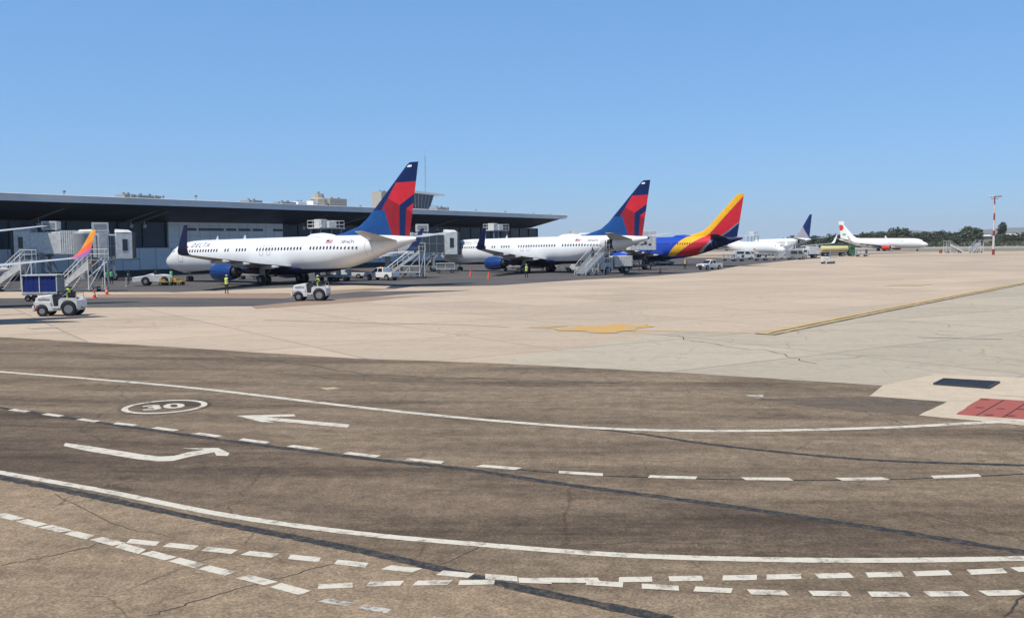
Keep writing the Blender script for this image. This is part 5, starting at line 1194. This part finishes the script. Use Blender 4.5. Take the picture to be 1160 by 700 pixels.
# ground power unit with a mast
gpu = empty('ground_power_unit', GV(936, 299), R(5), label='small white wheeled ground power unit with a thin mast alone on the apron', cat='ground power unit')
mb = MB(); mb.prism([(-.9, .35), (-.9, 1.2), (-.6, 1.35), (.4, 1.35), (.6, .95), (1.0, .9), (1.0, .35)], -.55, .55); mb.build('housing', 'gse_white', gpu, bevel=.04)
mb = MB(); mb.tube((.75, 0, .8), (.75, 0, 2.7), .09, .06, 8); mb.box((.75, 0, 2.7), (.16, .16, .12)); mb.build('mast', 'grey_metal', gpu)
for x in (-.6, .6, 1.25):
    for s in (-1, 1): mb = MB(); mb.wheel((x, s*.5, .26), .26, .14); mb.build('wheel', ['tyre', 'rim'], gpu)
# stairs parked far right, back to back
stair_unit('left one of two parked white stairs at far right, rising to the left', GV(1090, 286.6)+Vector((0, 0, 0)), R(180), top=3.0, ln=4.2, w=1.8, solid=.75, group='parked white stairs at far right')
stair_unit('right one of two parked white stairs at far right, rising to the right', GV(1099.5, 286.6), R(25), top=3.3, ln=3.4, w=1.8, solid=.75, group='parked white stairs at far right')
b = empty('litter_bin', GV(1065.5, 287), label='small brown bin beside the left parked stairs', cat='bin'); mb = MB(); mb.lathe((0, 0, 0), (0, 0, 1), [(0, .4), (1.0, .48), (1.05, .5), (1.3, .25)], 12); mb.build('drum', 'rust', b)
# light mast, red and white bands
D_ = 262.0; lm = empty('light_mast', S(1125, D_), 0, label='tall red and white banded floodlight mast standing near the trees', cat='light mast')
Hm = HCAM+(yh(1125)-223.5)*D_/FPX; bands = [(0, .14, 1), (.14, .27, 0), (.27, .44, 0), (.44, .60, 0), (.60, .72, 1), (.72, .86, 0), (.86, 1, 1)]
bz = [(0, .10), (.10, .33), (.33, .42), (.42, .60), (.60, .72), (.72, .87), (.87, 1.0)]
for i, (a, b_) in enumerate(bz):
    mb = MB(); mb.tube((0, 0, Hm*a), (0, 0, Hm*b_), .36-.2*a, .36-.2*b_, 14); mb.build('mast_band', 'mast_red' if i % 2 == 0 else 'wall_white', lm)
mb = MB(); mb.box((0, 0, Hm), (3.6, .22, .16)); mb.box((0, 0, Hm-.5), (2.0, .2, .14)); mb.build('crossarm', 'mast_red', lm)
for x in (-1.7, -.9, .3, 1.0, 1.6):
    mb = MB(); mb.box((x, -.3, Hm+.15), (.38, .3, .34), rx=-.5); mb.build('floodlight', 'gse_grey' if x > 0 else 'body_grey', lm)

# ================================================================== boundary wall, sheds, trees, hills
wl = empty('boundary_wall', (0, 0, 0), label='long low white boundary wall running in front of the far trees', cat='wall')
P0_, P1_ = Vector((150, 500, 0)), Vector((330, 500, 0))
mb = MB(); mb.box((265, 470, .45), (270, .3, .9)); mb.build('wall_panel', 'wall_white', wl)
mb = MB()
for k in range(46): mb.box((130+k*6, 469.95, .6), (.4, .45, 1.2))
mb.build('wall_post', 'wall_white', wl)
def shed(px0, px1, y, D, label):
    a, b = S(px0, D), S(px1, D); zt = HCAM+(yh(px0)-y)*D/FPX-.5; w = (b-a).length; t = empty('shed', (a+b)/2, 0, label=label, cat='shed')
    mb = MB(); mb.box((0, 4, (zt-1)/2), (w, 8, zt-1)); mb.build('wall', 'concrete_block', t)
    mb = MB(); mb.prism([(-.6, zt-1), (4, zt), (8.6, zt-1), (8.6, zt-1.2), (-.6, zt-1.2)], -w/2-.4, w/2+.4, 'yz'); mb.build('roof', 'wall_white', t)
shed(1114, 1123, 264.8, 560, 'white roofed shed among the trees left of the floodlight mast'); shed(1142, 1151, 263.5, 560, 'white roofed shed among the trees right of the floodlight mast')
def leaf_mat(name, c1, c2):
    m = bpy.data.materials.new(name); nt, b = nodes_of(m); N = nt.nodes.new; L = nt.links.new
    b.inputs['Roughness'].default_value = .65
    tc = N('ShaderNodeTexCoord'); no = N('ShaderNodeTexNoise'); no.inputs['Scale'].default_value = .45; no.inputs['Detail'].default_value = 3; L(tc.outputs['Object'], no.inputs['Vector'])
    mr = N('ShaderNodeMapRange'); mr.inputs['From Min'].default_value = .35; mr.inputs['From Max'].default_value = .65; L(no.outputs['Fac'], mr.inputs['Value'])
    x = N('ShaderNodeMix'); x.data_type = 'RGBA'; L(mr.outputs[0], x.inputs[0]); x.inputs[6].default_value = (*c1, 1); x.inputs[7].default_value = (*c2, 1)
    L(x.outputs[2], b.inputs['Base Color']); return m
M['leaf_a'] = leaf_mat('leaf_a', (.026, .040, .015), (.042, .055, .020)); M['leaf_b'] = leaf_mat('leaf_b', (.036, .048, .020), (.052, .060, .027)); M['leaf_c'] = leaf_mat('leaf_c', (.032, .050, .024), (.05, .066, .03))
def crown_mesh(seed, R_, H, z0, n, leaf, m, spread=1.0):
    rnd = random.Random(seed); V = []; F = []; lobes = []
    for i in range(rnd.randint(7, 11)):
        a = rnd.uniform(0, 6.28); rr = R_*rnd.uniform(.1, .72)*spread; z = z0+H*rnd.uniform(.15, .82)
        lobes.append((Vector((math.cos(a)*rr, math.sin(a)*rr, z)), R_*rnd.uniform(.28, .5), H*rnd.uniform(.14, .26)))
    lobes.append((Vector((0, 0, z0+H*.5)), R_*.5, H*.4))
    for i in range(n):
        c, r1, r2 = lobes[rnd.randrange(len(lobes))]
        d = Vector((rnd.gauss(0, 1), rnd.gauss(0, 1), rnd.gauss(0, 1))).normalized()*rnd.uniform(.62, 1.12)
        p = c+Vector((d.x*r1, d.y*r1, d.z*r2)); nn = (d+Vector((rnd.gauss(0, .5), rnd.gauss(0, .5), rnd.gauss(0, .5)+.3))).normalized()
        u = nn.orthogonal().normalized(); w = nn.cross(u); a = rnd.uniform(0, 6.28); u, w = u*math.cos(a)+w*math.sin(a), w*math.cos(a)-u*math.sin(a)
        s = leaf*rnd.uniform(.5, 1.2); k = len(V)
        V += [p-u*s, p-w*s*.6, p+u*s, p+w*s*.6]; F.append((k, k+1, k+2, k+3))
    me = bpy.data.meshes.new('crown'); me.from_pydata(V, [], F); me.materials.append(M[m]); return me
def trunk_mesh(seed, H, r):
    rnd = random.Random(seed); mb = MB(); mb.tube((0, 0, 0), (.1, 0, H*.5), r, r*.7, 8)
    for i in range(5):
        a = 6.28*i/5+rnd.uniform(-.4, .4); z = H*rnd.uniform(.3, .5); mb.tube((.05, 0, z), (math.cos(a)*H*.28, math.sin(a)*H*.28, z+H*rnd.uniform(.22, .4)), r*.5, r*.12, 6)
    me = bpy.data.meshes.new('trunk'); mb.bm.to_mesh(me); mb.bm.free(); me.materials.append(M['bark']); return me
kinds = [(crown_mesh(1, 6, 8.5, 1.2, 1500, .55, 'leaf_a'), trunk_mesh(1, 9, .32)), (crown_mesh(2, 4.6, 8.0, 1.8, 1300, .5, 'leaf_b', 1.1), trunk_mesh(2, 8, .28)),
         (crown_mesh(3, 7, 7.6, .8, 1700, .6, 'leaf_c', 1.2), trunk_mesh(3, 8, .35)), (crown_mesh(4, 3.4, 10.5, 1.5, 1300, .48, 'leaf_c', .8), trunk_mesh(4, 9, .26)), (crown_mesh(5, 5.2, 7.0, .8, 1400, .55, 'leaf_b', 1.1), trunk_mesh(5, 7, .28))]
lab = ['rounded dark green tree in the far treeline', 'loose mid green tree in the far treeline', 'broad low dark tree in the far treeline', 'narrow tall dark tree in the far treeline', 'pale olive green tree in the far treeline']
rnd = random.Random(12)
def tree(px, D, k, s, sz=1.0, label=None):
    c_, t_ = kinds[k]; p = S(px, D); o = empty('tree', p, rnd.uniform(0, 6.28), label=label, cat='tree', group='trees of the far treeline'); o.scale = (s, s, s*sz)
    for nm, me in (('crown', c_), ('trunk', t_)):
        q = bpy.data.objects.new(nm, me); col.objects.link(q); q.parent = o
ordn = ['%d%s' % (n, 'th' if 10 < n % 100 < 20 else {1: 'st', 2: 'nd', 3: 'rd'}.get(n % 10, 'th')) for n in range(1, 80)]
# skyline survey: bearing, treetop row
sky_ = [(905, 269), (925, 268), (940, 266.5), (952, 266), (962, 270), (970, 267.5), (978, 265), (985, 266), (993, 262.5), (1000, 264), (1010, 261), (1018, 259.5), (1026, 262), (1036, 265.5), (1046, 263.5), (1056, 264), (1066, 262.5), (1076, 263.5), (1088, 265), (1100, 258.5), (1107, 263), (1118, 266), (1133, 254.5), (1139, 264), (1150, 265), (1160, 262.5), (1172, 264), (1186, 262), (1200, 265)]
for i, (px, y) in enumerate(sky_):
    D = 600+rnd.uniform(-12, 25); H = HCAM+(yh(px)-y)*D/FPX; k = 3 if y < 256 else rnd.choice((0, 1, 2, 0, 4)) ; full = (9.7, 9.8, 8.4, 12.0, 7.8)[k]
    lb = {1133: 'tallest narrow dark tree, just right of the floodlight mast', 1018: 'tall rounded dark tree directly above the farthest airliner', 1100: 'rounded dark tree above the two parked stairs'}.get(px)
    tree(px, D, k, H/full*rnd.uniform(1.03, 1.12), 1.0, lb or lab[k].replace('in the far treeline', 'on the skyline, %s from left' % ordn[i]))
for i in range(44):
    px = 880+i*8.0+rnd.uniform(-3, 3); D = 545+rnd.uniform(-18, 25); k = rnd.choice((0, 1, 2, 4)); tree(px, D, k, rnd.uniform(.6, .92), 1.0, lab[k].replace('in the far treeline', 'in the front row, %s from left' % ordn[i]))
# scrub at the foot of the trees, nobody could count it
V = []; F = []; r3 = random.Random(5)
for i in range(26000):
    x = r3.uniform(120, 420); y = r3.uniform(500, 640); h = 3.4*abs(math.sin(x*.21+math.sin(y*.13)*2))*.6+1.6
    p = Vector((x, y, r3.uniform(.1, h))); u = Vector((r3.gauss(0, 1), r3.gauss(0, 1), r3.gauss(0, 1))).normalized(); w = u.orthogonal().normalized(); s = r3.uniform(.3, .75); k = len(V)
    V += [p-u*s, p-w*s*.6, p+u*s, p+w*s*.6]; F.append((k, k+1, k+2, k+3))
me = bpy.data.meshes.new('scrub'); me.from_pydata(V, [], F); me.materials.append(M['leaf_b']); o = bpy.data.objects.new('scrub', me); col.objects.link(o); tag(o, 'low green scrub filling the ground under the far trees', 'scrub', kind='stuff')
# faint hills beyond
dm('hill', (.10, .105, .075), .95, scale=.004, var=.3)
V = []; F = []; nx, ny = 90, 10
for j in range(ny):
    for i in range(nx):
        x = -2500+9500*i/(nx-1); y = 7500+260*j; e = math.sin(math.pi*j/(ny-1))
        h = e*(92+30*math.sin(x*.0019+3.6)+24*math.sin(x*.0051+.5*j)+12*math.sin(x*.013+j))*max(0, min(1, (x-2500)/1100)); V.append((x, y, max(h, -2)))
for j in range(ny-1):
    for i in range(nx-1): k = j*nx+i; F.append((k, k+1, k+nx+1, k+nx))
me = bpy.data.meshes.new('hills'); me.from_pydata(V, [], F); me.materials.append(M['hill']); [setattr(p, 'use_smooth', True) for p in me.polygons]
o = bpy.data.objects.new('hills', me); col.objects.link(o); o['kind'] = 'structure'
# ------------------------------------------------------------------ air
hz = MB(); hz.box((0, 7000, 150), (17000, 15400, 320)); hm = bpy.data.materials.new('haze'); hm.use_nodes = True; hn = hm.node_tree; hn.nodes.clear()
ho = hn.nodes.new('ShaderNodeOutputMaterial'); hv_ = hn.nodes.new('ShaderNodeVolumePrincipled'); hv_.inputs['Color'].default_value = (.92, .95, 1, 1); hv_.inputs['Density'].default_value = .00007; hv_.inputs['Anisotropy'].default_value = 0
hn.links.new(hv_.outputs[0], ho.inputs['Volume']); M['haze'] = hm; o = hz.build('haze', 'haze'); tag(o, 'thin pale haze in the air over the whole airport', 'haze', kind='stuff')
